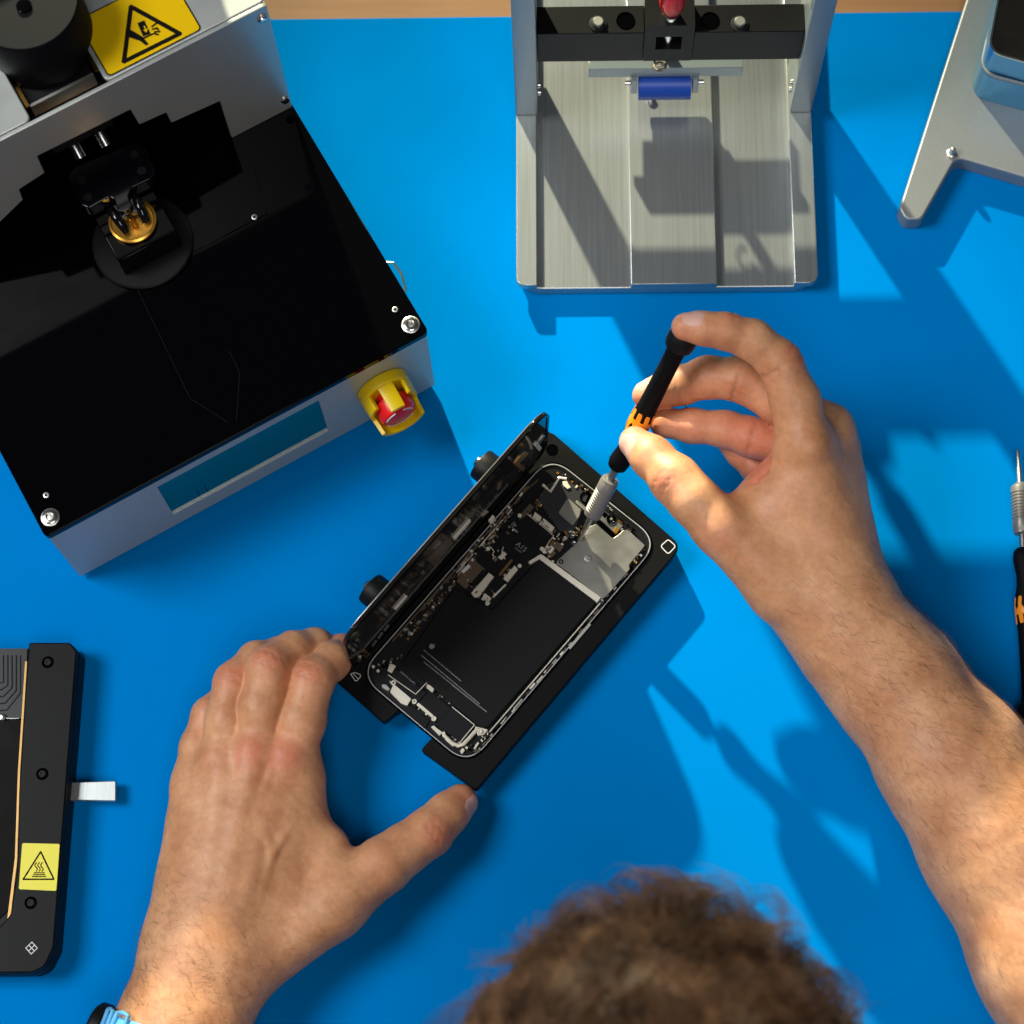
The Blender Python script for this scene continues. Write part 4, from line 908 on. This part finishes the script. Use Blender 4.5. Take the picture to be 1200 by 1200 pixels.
lcore = [Chain([J(262, 1105, 30, 20), J(338, 895, 33, 13.5)], 8), Chain([J(250, 1108, 31, 22), J(297, 890, 36, 13)], 8),
         Chain([J(232, 1108, 30, 20), J(258, 898, 34, 12)], 8), Chain([J(215, 1105, 27, 17), J(228, 922, 28, 10.5)], 8),
         Chain([J(285, 1130, 27, 18), J(388, 1062, 26, 15.5)], 8), Chain([J(330, 1035, 27, 14), J(345, 960, 28, 14), J(350, 920, 30, 12)], 8),
         Chain([J(395, 1040, 25, 11), J(388, 992, 27, 8.5)], 6),
         Chain([J(243, 1122, 30, 27.5), J(215, 1200, 32, 28.5), J(165, 1330, 36, 35), J(95, 1500, 42, 42)], 10, n=up3, sc=1.22)]
tend = [Chain([J(270, 1075, 47, 3), J(330, 905, 44.0, 3.2)], 2), Chain([J(258, 1075, 48, 3), J(294, 905, 47.5, 3.2)], 2), Chain([J(243, 1075, 47, 3), J(258, 908, 44.5, 3)], 2)]
kn = [Chain([J(336, 886, 42.5, 5.5), J(338, 894, 42, 5.5)], 2), Chain([J(296, 882, 45.5, 5.5), J(297, 890, 45, 5.5)], 2), Chain([J(257, 890, 41.5, 5), J(258, 896, 41, 5)], 2)]
vein = [Chain([J(300, 1060, 44, 1.7), J(318, 1000, 46.5, 1.7), J(300, 950, 48.5, 1.6), J(318, 905, 48, 1.4)], 1), Chain([J(318, 1000, 46.5, 1.6), J(345, 960, 43, 1.5)], 1), Chain([J(225, 1070, 43, 1.7), J(238, 1010, 46, 1.7), J(276, 960, 48, 1.6), J(277, 915, 47, 1.3)], 1)]
def fl(p, d):                                            # tendons and knuckle heads raise the back of the hand
    for c in kn: d = smin(d, c(p), 7)
    for c in tend: d = smin(d, c(p), 6)
    for c in vein: d = smin(d, c(p), 2.5)
    return d
LB = Body(lcore, [LH[k] for k in ('idx', 'mid', 'rng', 'pky', 'thb')], 12, 6, .9, [fl])

# ---- right hand pinching the screwdriver
_J = J
def zl_(z): return z-17*min(1, max(0, (z-50)/45))-4*min(1, max(0, (z-130)/18))
def J(u, v, z, r): return _J(u, v, zl_(z), r)
def D3(s, off=(0, 0, 0)): q = TIP+DA*s; return (q[0]+off[0], q[1]+off[1], q[2]+off[2])
RH = dict(
    idx=Chain([J(943, 520, 116, 12.5), J(932, 470, 124, 11.2), J(913, 424, 134, 9.8), J(882, 398, 142, 8.8), J(850, 388, 147, 8.0), J(824, 385, 149, 7.2), J(803, 383, 149.5, 6.2)], 3.5),
    mid=Chain([J(968, 505, 98, 12.5), J(915, 470, 103, 10.8), J(868, 444, 106, 10.2), J(830, 442, 101, 9.6), J(797, 452, 95, 8.8), J(775, 458, 91, 7.6), J(757, 463, 88.5, 6.4)], 3.5),
    rng=Chain([J(976, 528, 80, 11.5), J(925, 525, 82, 10), J(880, 512, 84, 9.2), J(850, 503, 84, 8.4), J(812, 499, 84, 7.8), J(779, 496, 83, 7.0)], 3.5),
    pky=Chain([J(966, 560, 64, 10.5), J(925, 560, 60, 9), J(890, 548, 58, 8.2), J(870, 530, 60, 7.2), J(850, 512, 62, 6.4)], 3.5),
    thb=Chain([J(918, 684, 86, 17), J(845, 617, 102, 13.0), J(812, 585, 107, 11.2), J(791, 562, 107, 11.0), J(764, 536, 102, 9.4), J(744, 518, 98, 7.4)], 4))
rcore = [Chain([J(972, 690, 76, 19), J(945, 525, 114, 13.5)], 8), Chain([J(978, 690, 72, 20), J(966, 512, 98, 13.5)], 8),
         Chain([J(982, 690, 66, 19), J(974, 532, 80, 12.5)], 8), Chain([J(982, 695, 58, 17), J(964, 562, 64, 11.5)], 8),
         Chain([J(962, 700, 74, 20), J(918, 684, 86, 17.5)], 8), Chain([J(895, 640, 92, 11), J(935, 575, 106, 10)], 8), Chain([J(868, 598, 98, 8.5), J(898, 572, 98, 8), J(925, 548, 104, 9)], 8), Chain([J(880, 620, 95, 11), J(920, 590, 98, 11)], 8), Chain([J(925, 640, 84, 14), J(950, 600, 88, 14)], 8),
         Chain([J(968, 702, 70, 25.5), J(1000, 745, 66, 26), J(1046, 797, 60, 28.5), J(1120, 897, 52, 33), J(1175, 985, 46, 36.5), J(1250, 1120, 44, 40), J(1330, 1262, 44, 42)], 12)]
rkn = [Chain([J(945, 512, 124, 6), J(947, 520, 124, 6)], 2), Chain([J(974, 498, 104, 6.5), J(976, 506, 104, 6.5)], 2)]
def flr(p, d):
    for c in rkn: d = smin(d, c(p), 8)
    return d
RB = Body(rcore, [RH[k] for k in ('idx', 'mid', 'rng', 'pky', 'thb')], 12, 5, .9, [flr])

# ---- skin creases: grooves across the finger at each joint
class Crease:
    def __init__(s, c, ax, nrm, wid, offs, depth, w=.55, span=7, red=1.0, curve=.0):
        s.c = np.array(c, float); s.a = np.array(ax, float); s.a /= np.linalg.norm(s.a); n = np.array(nrm, float); n -= n.dot(s.a)*s.a; s.n = n/np.linalg.norm(n)
        s.b = np.cross(s.a, s.n); s.wid, s.offs, s.depth, s.w, s.span, s.red, s.curve = wid, offs, depth, w, span, red, curve
    def __call__(s, V):
        q = V-s.c; t = q@s.a; l = q@s.b; h = q@s.n
        m_ = np.exp(-(l/s.wid)**4)*np.clip(h/2+.2, 0, 1)*(np.abs(t) < 30)*(np.linalg.norm(q, axis=1) < 26)
        g = np.zeros(len(V))
        for i, o in enumerate(s.offs):
            tt = t-o+s.curve*np.sign(o+.01)*(l/s.wid)**2*1.2+.35*np.sin(l*1.3+i*2.1)+.2*np.sin(l*3.1+i)
            g += np.exp(-(tt/s.w)**2)*(.6+.4*math.sin(i*1.7+1))
        return m_*g*s.depth, m_*np.exp(-(t/s.span)**2)*s.red
def joint(ch, i, nrm, wid, offs, depth, **k):
    a = ch.p[i+1]-ch.p[i-1]; return Crease(ch.p[i], a, nrm, wid, offs, depth, **k)
upc = CAM/np.linalg.norm(CAM)
LC = [joint(LH['idx'], 2, (0, .3, 1), 8, (-3.5, -1.9, -.3, 1.3, 3), .42, curve=.6), joint(LH['mid'], 2, (0, .3, 1), 8, (-3.5, -1.8, 0, 1.6, 3.2), .42, curve=.6),
      joint(LH['rng'], 2, (0, .3, 1), 7, (-3, -1.3, .4, 2), .38, curve=.6), joint(LH['thb'], 3, (.25, -.35, 1), 8, (-2.6, -1, .8, 2.6), .4, curve=.4),
      Crease(LH['idx'].p[0], (.2, 1, 0), (0, 0, 1), 9, (-4, -1, 2), .03, span=9, red=1.2), Crease(LH['mid'].p[0], (.1, 1, 0), (0, 0, 1), 8, (-4, -1, 2), .03, span=9, red=1.1),
      Crease(LH['rng'].p[0], (0, 1, 0), (0, 0, 1), 7, (-2, 1), .03, span=8, red=.4),
      Crease(P(262, 1105, 48), (-.2, 1, 0), (0, 0, 1), 22, (-9, -3, 4), .05, w=.6, red=0), Crease(LH['thb'].p[1], LH['thb'].p[2]-LH['thb'].p[0], (0, -.2, 1), 9, (-3, 0), .12, red=.35, span=9)]
RC = [joint(RH['idx'], 2, (.5, .6, .8), 8, (-3.5, -1.8, 0, 1.8, 3.4), .26, curve=.6), joint(RH['idx'], 4, (0, .8, .7), 6, (-1.4, 0, 1.3), .28),
      joint(RH['thb'], 3, (-.3, -.6, .75), 8, (-3.4, -1.9, -.4, 1.2, 2.8), .38, curve=.5), joint(RH['thb'], 1, (-.4, -.4, .8), 9, (-2, 1), .12, red=.5, span=9),
      joint(RH['mid'], 2, (.0, -.9, .5), 9, (0.6,), .6, w=1.0, red=.6), joint(RH['mid'], 4, (0, -.7, .6), 8, (0, 1.4), .45, red=.3),
      joint(RH['rng'], 2, (0, -.4, .9), 9, (0,), .5, w=1.0, red=.7), joint(RH['idx'], 2, (-.6, -.8, .3), 9, (0, ), .5, w=1.0, red=.3),
      Crease(P(905, 590, zl_(112)), (-.3, .8, .1), (0, 0, 1), 16, (-3, 3), .03, w=.7, red=.2), Crease(P(905, 555, zl_(84)), (-.5, .7, 0), (-.3, 0, 1), 14, (-3, 1.5), .4, red=1.2, span=12),
      Crease(P(990, 712, 85), (.55, -.8, 0), (0, 0, 1), 24, (-6, -1, 5), .05, w=.6, red=0)]
def skin_part(Bd, creases, lo_, hi_, h, tipred):
    V, Q = mesh_sdf(Bd, lo_, hi_, h); G = grad(Bd, V)
    disp = np.zeros(len(V)); red = np.zeros(len(V)); cre = np.zeros(len(V))
    for c in creases:
        a, b = c(V); disp += a; red = np.maximum(red, b*.6); cre = np.maximum(cre, a*1.3)
    for p, r_, k_ in tipred: red = np.maximum(red, k_*np.exp(-((V-p)**2).sum(1)/r_**2))
    # slow unevenness of flesh
    dd_ = .35*np.sin(V[:, 0]*.19+1)*np.sin(V[:, 1]*.23)*np.sin(V[:, 2]*.21+2)+.12*np.sin(V[:, 0]*.61+V[:, 1]*.3)*np.sin(V[:, 1]*.57-V[:, 2]*.4)
    return V-G*(disp-dd_*.6)[:, None], Q, G, red, cre
lo_, hi_ = bound(LB); lo_[1] = max(lo_[1], P(200, 1340, 30)[1]); lo_[2] = -2
tips = [(LH[k].p[-1], 11, .55) for k in LH]+[(LH['thb'].p[3], 12, .35)]+[(LH[k].p[2], 11, .4) for k in ('idx', 'mid', 'rng', 'pky')]
VL, QL, GL, redL, creL = skin_part(LB, LC, lo_, hi_, 1.0, tips)
lo_, hi_ = bound(RB); lo_[1] = max(lo_[1], P(1200, 1340, 45)[1])
tips = [(RH[k].p[-1], 12, .5) for k in RH]+[(RH[k].p[-2], 13, .4) for k in RH]+[(RH['rng'].p[2], 22, .75), (RH['pky'].p[2], 20, .8), (RH['rng'].p[4], 16, .6), (RH['mid'].p[3], 16, .45), (RH['mid'].p[2], 14, .4), (P(905, 560, zl_(84)), 16, .7)]
VR, QR, GR, redR, creR = skin_part(RB, RC, lo_, hi_, 1.0, tips)
# rest of the person, out of the frame: upper arms, neck, head
EL = np.array(lcore[-1].p[-1]); ER = np.array(rcore[-1].p[-1])
HC = np.array([P(770, 1200, 300)[0], -317.0, 292.0])
SL = np.array([HC[0]-185, -520, 215]); SR = np.array([HC[0]+185, -520, 215])
rest = Body([Chain([(*lcore[-1].p[2], 27), (*EL, 39), (*(EL+(SL-EL)*.15), 43)], 12), Chain([(*EL, 41), (*SL, 52)], 12),
             Chain([(*(rcore[-1].p[-2]*.4+rcore[-1].p[-1]*.6), 39), (*rcore[-1].p[-1], 41.5), (*(ER+(SR-ER)*.15), 44)], 12), Chain([(*ER, 42), (*SR, 52)], 12),
             Chain([(*SL, 50), (HC[0], -540, 205, 70), (*SR, 50)], 20), Chain([(HC[0], -530, 190, 80), (HC[0], -560, -60, 110)], 20),
             Chain([(HC[0], -510, 225, 55), (*(HC+[0, -45, -25]), 56)], 20), Chain([(*(HC+[0, -28, 2]), 71), (*(HC+[0, 16, 0]), 69)], 20),
             Chain([(*(HC+[0, 12, -35]), 56), (*(HC+[0, 36, -74]), 34)], 20), Chain([(*(HC+[0, 68, -22]), 8), (*(HC+[0, 78, -48]), 10)], 10),
             Chain([(*(HC+[-79, -12, -22]), 10), (*(HC+[-80, -18, -40]), 7)], 6), Chain([(*(HC+[79, -12, -22]), 10), (*(HC+[80, -18, -40]), 7)], 6),
             Chain([(*(HC+[-20, 62, -76]), 6), (*(HC+[20, 62, -76]), 6)], 8)], [], 16)
lo_, hi_ = bound(rest); VB, QB = mesh_sdf(rest, lo_, hi_, 6.0, 1)
PER = thing('person', 'person with curly brown hair and bare forearms leaning over the mat repairing the phone', 'person', (HC[0], -540, -60))
allV = np.concatenate([VL, VR, VB]); allQ = np.concatenate([QL, QR+len(VL), QB+len(VL)+len(VR)])
me = bpy.data.meshes.new('body'); me.vertices.add(len(allV)); me.vertices.foreach_set('co', ((allV-ORG[PER.name])*S).ravel())
me.loops.add(len(allQ)*4); me.loops.foreach_set('vertex_index', allQ.ravel().astype(np.int32)); me.polygons.add(len(allQ))
me.polygons.foreach_set('loop_start', np.arange(len(allQ), dtype=np.int32)*4); me.update(calc_edges=True); me.validate()
me.polygons.foreach_set('use_smooth', np.ones(len(me.polygons), bool))
ca = me.color_attributes.new('tint', 'FLOAT_COLOR', 'POINT'); cv = np.zeros((len(allV), 4)); cv[:, 3] = 1
cv[:len(VL), 0] = np.clip(redL, 0, 1); cv[:len(VL), 1] = np.clip(creL, 0, 1); cv[len(VL):len(VL)+len(VR), 0] = np.clip(redR, 0, 1); cv[len(VL):len(VL)+len(VR), 1] = np.clip(creR, 0, 1)
ca.data.foreach_set('color', cv.ravel().astype(np.float32)); me.materials.append(M_SKIN)
bo = bpy.data.objects.new('body', me); COL.objects.link(bo); bo.parent = PER; ORG[bo.name] = ORG[PER.name]
print('skin verts', len(VL), len(VR), len(VB))

# ---- finger nails laid on the finger tips
def nail(Bd, c, ax, nrm, wd, ln, lab=None):
    c = np.array(c, float); a = np.array(ax, float); a /= np.linalg.norm(a); n = np.array(nrm, float); n -= n.dot(a)*a; n /= np.linalg.norm(n); b = np.cross(a, n)
    nu, nv = 13, 13; pts = []
    for i in range(nu):
        for j in range(nv):
            x = -1+2*i/(nu-1); y = -1+2*j/(nv-1); xx = x*math.sqrt(1-.38*y*y); yy = y*math.sqrt(1-.22*x*x); ang = xx*.98
            pts.append(c+a*yy*ln/2+(b*math.sin(ang)+n*math.cos(ang))*wd*.66)
    V = np.array(pts)
    for _ in range(8):
        d = Bd(V); G = grad(Bd, V); V = V-np.clip(d, -2, 2)[:, None]*G
    G = grad(Bd, V)
    x = np.repeat(np.linspace(-1, 1, nu), nv); y = np.tile(np.linspace(-1, 1, nv), nu)
    edge = np.clip(np.maximum(np.abs(x), np.abs(y))-.0, 0, 1)
    up = .42*(1-edge**6)-.12+.25*(y > .85)
    V = V+G*up[:, None]
    f = [(i*nv+j, (i+1)*nv+j, (i+1)*nv+j+1, i*nv+j+1) for i in range(nu-1) for j in range(nv-1)]
    mb = MB(); mb.add(V, f); return mb.build('nail', M_NAIL, PER, smooth=True, label=lab)
rt = RH['thb'].p; nail(RB, rt[-1]+(rt[-2]-rt[-1])*.12, rt[-1]-rt[-2], (-.45, -.75, .55), 11, 12.5)
ri = RH['idx'].p; nail(RB, ri[-1]+(ri[-2]-ri[-1])*.35, ri[-1]-ri[-2], (-.1, .6, .8), 8.5, 10)
rm_ = RH['mid'].p; nail(RB, rm_[-1], rm_[-1]-rm_[-2], (-.2, .85, .5), 8.5, 9)
lt = LH['thb'].p; nail(LB, lt[-1]+(lt[-2]-lt[-1])*.05, lt[-1]-lt[-2], (.72, -.62, .35), 11.5, 12.5)

# ---- arm hair
def hairs(V, G, Q, n, dens, axis, name, rng_):
    fc = V[Q].mean(1); fn = G[Q].mean(1); wgt = dens(fc, fn); wgt = np.clip(wgt, 0, None); wgt /= wgt.sum()
    pick = rng_.choice(len(Q), n, p=wgt); base = V[Q[pick]].mean(1)+rng_.normal(0, .3, (n, 3)); nn = G[Q[pick]].mean(1); nn /= np.linalg.norm(nn, axis=1)[:, None]
    d = axis(base)+rng_.normal(0, .38, (n, 3)); d -= (d*nn).sum(1)[:, None]*nn*.9; d /= np.linalg.norm(d, axis=1)[:, None]
    side = np.cross(nn, d); cur = rng_.normal(0, .5, n); L_ = rng_.uniform(4, 10, n); K = 5; rad = rng_.uniform(.035, .062, n)
    vs = np.zeros((n, K+1, 3, 3)); 
    for k in range(K+1):
        t = k/K; c = base+d*(L_*t)[:, None]+side*(cur*t*t*L_*.6)[:, None]+nn*(.15+np.sin(t*2.6)*L_*.10)[:, None]
        for q in range(3):
            a = 2*math.pi*q/3; vs[:, k, q] = c+(side*math.cos(a)+nn*math.sin(a))*(rad*(1-.75*t))[:, None]
    V_ = vs.reshape(-1, 3); b0_ = (np.arange(n)*(K+1)*3)[:, None]
    fs = []
    for k in range(K):
        for q in range(3): fs.append(np.stack([k*3+q, k*3+(q+1) % 3, (k+1)*3+(q+1) % 3, (k+1)*3+q]))
    F_ = (np.array(fs)[None]+b0_[:, :, None]).reshape(-1, 4)
    return V_, F_
def np_mesh(name, V, F_, mt, parent, kind=None, label=None):
    me = bpy.data.meshes.new(name); me.vertices.add(len(V)); me.vertices.foreach_set('co', ((V-ORG[PER.name])*S).ravel())
    k = F_.shape[1]; me.loops.add(len(F_)*k); me.loops.foreach_set('vertex_index', F_.ravel().astype(np.int32)); me.polygons.add(len(F_))
    me.polygons.foreach_set('loop_start', np.arange(len(F_), dtype=np.int32)*k); me.update(calc_edges=True); me.polygons.foreach_set('use_smooth', np.ones(len(F_), bool)); me.materials.append(mt)
    o = bpy.data.objects.new(name, me); COL.objects.link(o); o.parent = parent; ORG[o.name] = ORG[PER.name]
    if kind: o['kind'] = kind
    if label: o['label'] = label
    return o
rg_ = np.random.default_rng(5)
wr_ = RB.core[-1].p[0]; eb = RB.core[-1].p[4]; axr = (eb-wr_)/np.linalg.norm(eb-wr_)
def densR(c, n):
    t = (c-wr_)@axr; return np.clip((t+22)/45, 0, 1)**1.3*np.clip(n[:, 2]+.35, 0, 1)*np.clip(.55+.45*(n[:, 0]), .25, 1)
def axisR(b): return np.tile(axr*(-.15)+np.array([.75, -.25, 0])*1.0+axr*.6, (len(b), 1))
v1, f1 = hairs(VR, GR, QR, 3000, densR, axisR, 'arm_hair', rg_)
wl0 = LB.core[-1].p[0]; el0 = LB.core[-1].p[2]; axl = (el0-wl0)/np.linalg.norm(el0-wl0)
def densL(c, n):
    t = (c-wl0)@axl; return np.clip((t+45)/60, 0, 1)**1.6*np.clip(n[:, 2]+.2, 0, 1)
def axisL(b): return np.tile(np.array([-.75, .1, 0])+axl*-.4, (len(b), 1))
v2, f2 = hairs(VL, GL, QL, 1100, densL, axisL, 'arm_hair', rg_)
np_mesh('arm_hair', v1, f1, M_AHAIR, PER, kind='stuff'); np_mesh('arm_hair', v2, f2, M_AHAIR, PER, kind='stuff')

# ---- head of curly hair
def curls(nc, per):
    rg = np.random.default_rng(9); out = []; K = 9
    u = rg.uniform(-.25, 1, nc); ph_ = rg.uniform(0, 2*math.pi, nc); sr = np.sqrt(1-u*u)
    Nn = np.stack([sr*np.cos(ph_), sr*np.sin(ph_), u], 1); bump_ = 1+.055*np.sin(Nn[:, 0]*9+1.0)*np.sin(Nn[:, 1]*7+.5)+.04*np.sin(Nn[:, 0]*17)*np.cos(Nn[:, 2]*13); Cc = HC+np.array([0, -6, 4])+Nn*np.array([72, 87, 76])*bump_[:, None]
    Vs = []
    for i in range(nc):
        n = Nn[i]; tg = np.cross(n, rg.normal(size=3)); tg = tg*.8+np.array([0, .5, 0]); tg -= tg.dot(n)*n; tg /= np.linalg.norm(tg); bt = np.cross(n, tg)
        L_ = rg.uniform(20, 36)*(1.15 if rg.random() < .12 else 1); hr = rg.uniform(4, 8); w0 = rg.uniform(0, 6.28); om = rg.uniform(3, 6.5)*rg.choice([-1, 1]); lift = rg.uniform(.1, .42)
        for j in range(per):
            o = Cc[i]+tg*rg.normal(0, 2.3)+bt*rg.normal(0, 2.3)+rg.normal(0, 1, 3); wj = w0+rg.normal(0, .2); lj = L_*rg.uniform(.75, 1.15); rad = rg.uniform(.13, .24)
            t = np.linspace(0, 1, K)[:, None]; hh = hr*rg.uniform(.8, 1.2)*np.sqrt(t)
            c = o+tg*lj*t*.75+n*(lj*lift*np.sin(t*2.4))+bt*hh*np.sin(wj+om*t)+n*hh*.7*np.cos(wj+om*t)
            r_ = rad*(1-.6*t)
            ring_ = np.stack([c+bt*r_, c-bt*r_*.5+n*r_*.87, c-bt*r_*.5-n*r_*.87], 1); Vs.append(ring_)
    V = np.array(Vs); n_ = len(V); V = V.reshape(-1, 3); b0_ = (np.arange(n_)*K*3)[:, None]
    fs = [np.array([k*3+q, k*3+(q+1) % 3, (k+1)*3+(q+1) % 3, (k+1)*3+q]) for k in range(K-1) for q in range(3)]
    F_ = (np.array(fs)[None]+b0_[:, :, None]).reshape(-1, 4); return V, F_
hv, hf = curls(760, 22)
np_mesh('hair', hv, hf, M_HAIR, PER, kind='stuff')
cap_ = Body([Chain([(*(HC+[0, -26, 5]), 73), (*(HC+[0, 14, 5]), 71)], 10)], [], 10); lo_, hi_ = bound(cap_); lo_[2] = HC[2]-30
vc, qc = mesh_sdf(cap_, lo_, hi_, 5.0, 1); np_mesh('scalp_hair', vc, qc, M_HAIR, PER)
# ---- shirt and wrist strap
sh_ = Body([Chain([(*(EL+(SL-EL)*.35), 54), (*SL, 62)], 12), Chain([(*(ER+(SR-ER)*.35), 54), (*SR, 62)], 12), Chain([(*SL, 60), (HC[0], -542, 200, 78), (*SR, 60)], 20), Chain([(HC[0], -532, 188, 90), (HC[0], -562, -70, 125)], 20)], [], 18)
lo_, hi_ = bound(sh_); vc, qc = mesh_sdf(sh_, lo_, hi_, 7.0, 1); np_mesh('shirt', vc, qc, M_SHIRT, PER)
W = thing('wristwatch', 'black wristwatch on a light blue strap around the left wrist at the bottom edge', 'watch', P(160, 1215, 0)*[1, 1, 0]+[0, 0, 4])
ctr = LB.core[-1]; c0 = P(196, 1236, 32); aw = ctr.p[2]-ctr.p[0]; aw[2] = 0; aw /= np.linalg.norm(aw); sw = np.cross(up3, aw)
def sect(th_, t, off):
    c = c0+aw*t; lo__ = 5.; dirv = sw*math.cos(th_)+up3*math.sin(th_); a, b = 5., 70.
    for _ in range(22):
        m_ = (a+b)/2
        if LB((c+dirv*m_)[None])[0] < 0: a = m_
        else: b = m_
    return c+dirv*(a+off)
n_ = 56; mb = MB(); vs = []
prof_ = [(-9, .3), (-9, 2.0), (-8.4, 2.4), (8.4, 2.4), (9, 2.0), (9, .3)]
for k in range(n_):
    th_ = 2*math.pi*k/n_; vs += [sect(th_, t, o) for t, o in prof_]
fs = [(k*6+j, ((k+1) % n_)*6+j, ((k+1) % n_)*6+(j+1) % 6, k*6+(j+1) % 6) for k in range(n_) for j in range(6)]
mb.add(vs, fs); mb.build('strap', M_STRAP, W, smooth=True)
for t0 in (2.35, 2.75):
    mb = MB(); path = [sect(t0+d, t, 3.3) for d, t in ((-.13, -10.5), (.0, -11), (.13, -10.5), (.15, 0), (.13, 10.5), (0, 11), (-.13, 10.5), (-.15, 0))]
    mb.tube(path, 1.1, 8, closed=True); mb.build('strap_loop', M_STRAP, W, smooth=True)
q0 = sect(3.25, -1, 2.6); q1 = sect(3.25, -1, 10)
MB().lathe([(11, 0), (12, 1), (12, 5), (10.5, 6.5), (.01, 6.5)], q0, q1-q0, 40, caps=False).build('watch_case', M_BLACKM, W, smooth=True)
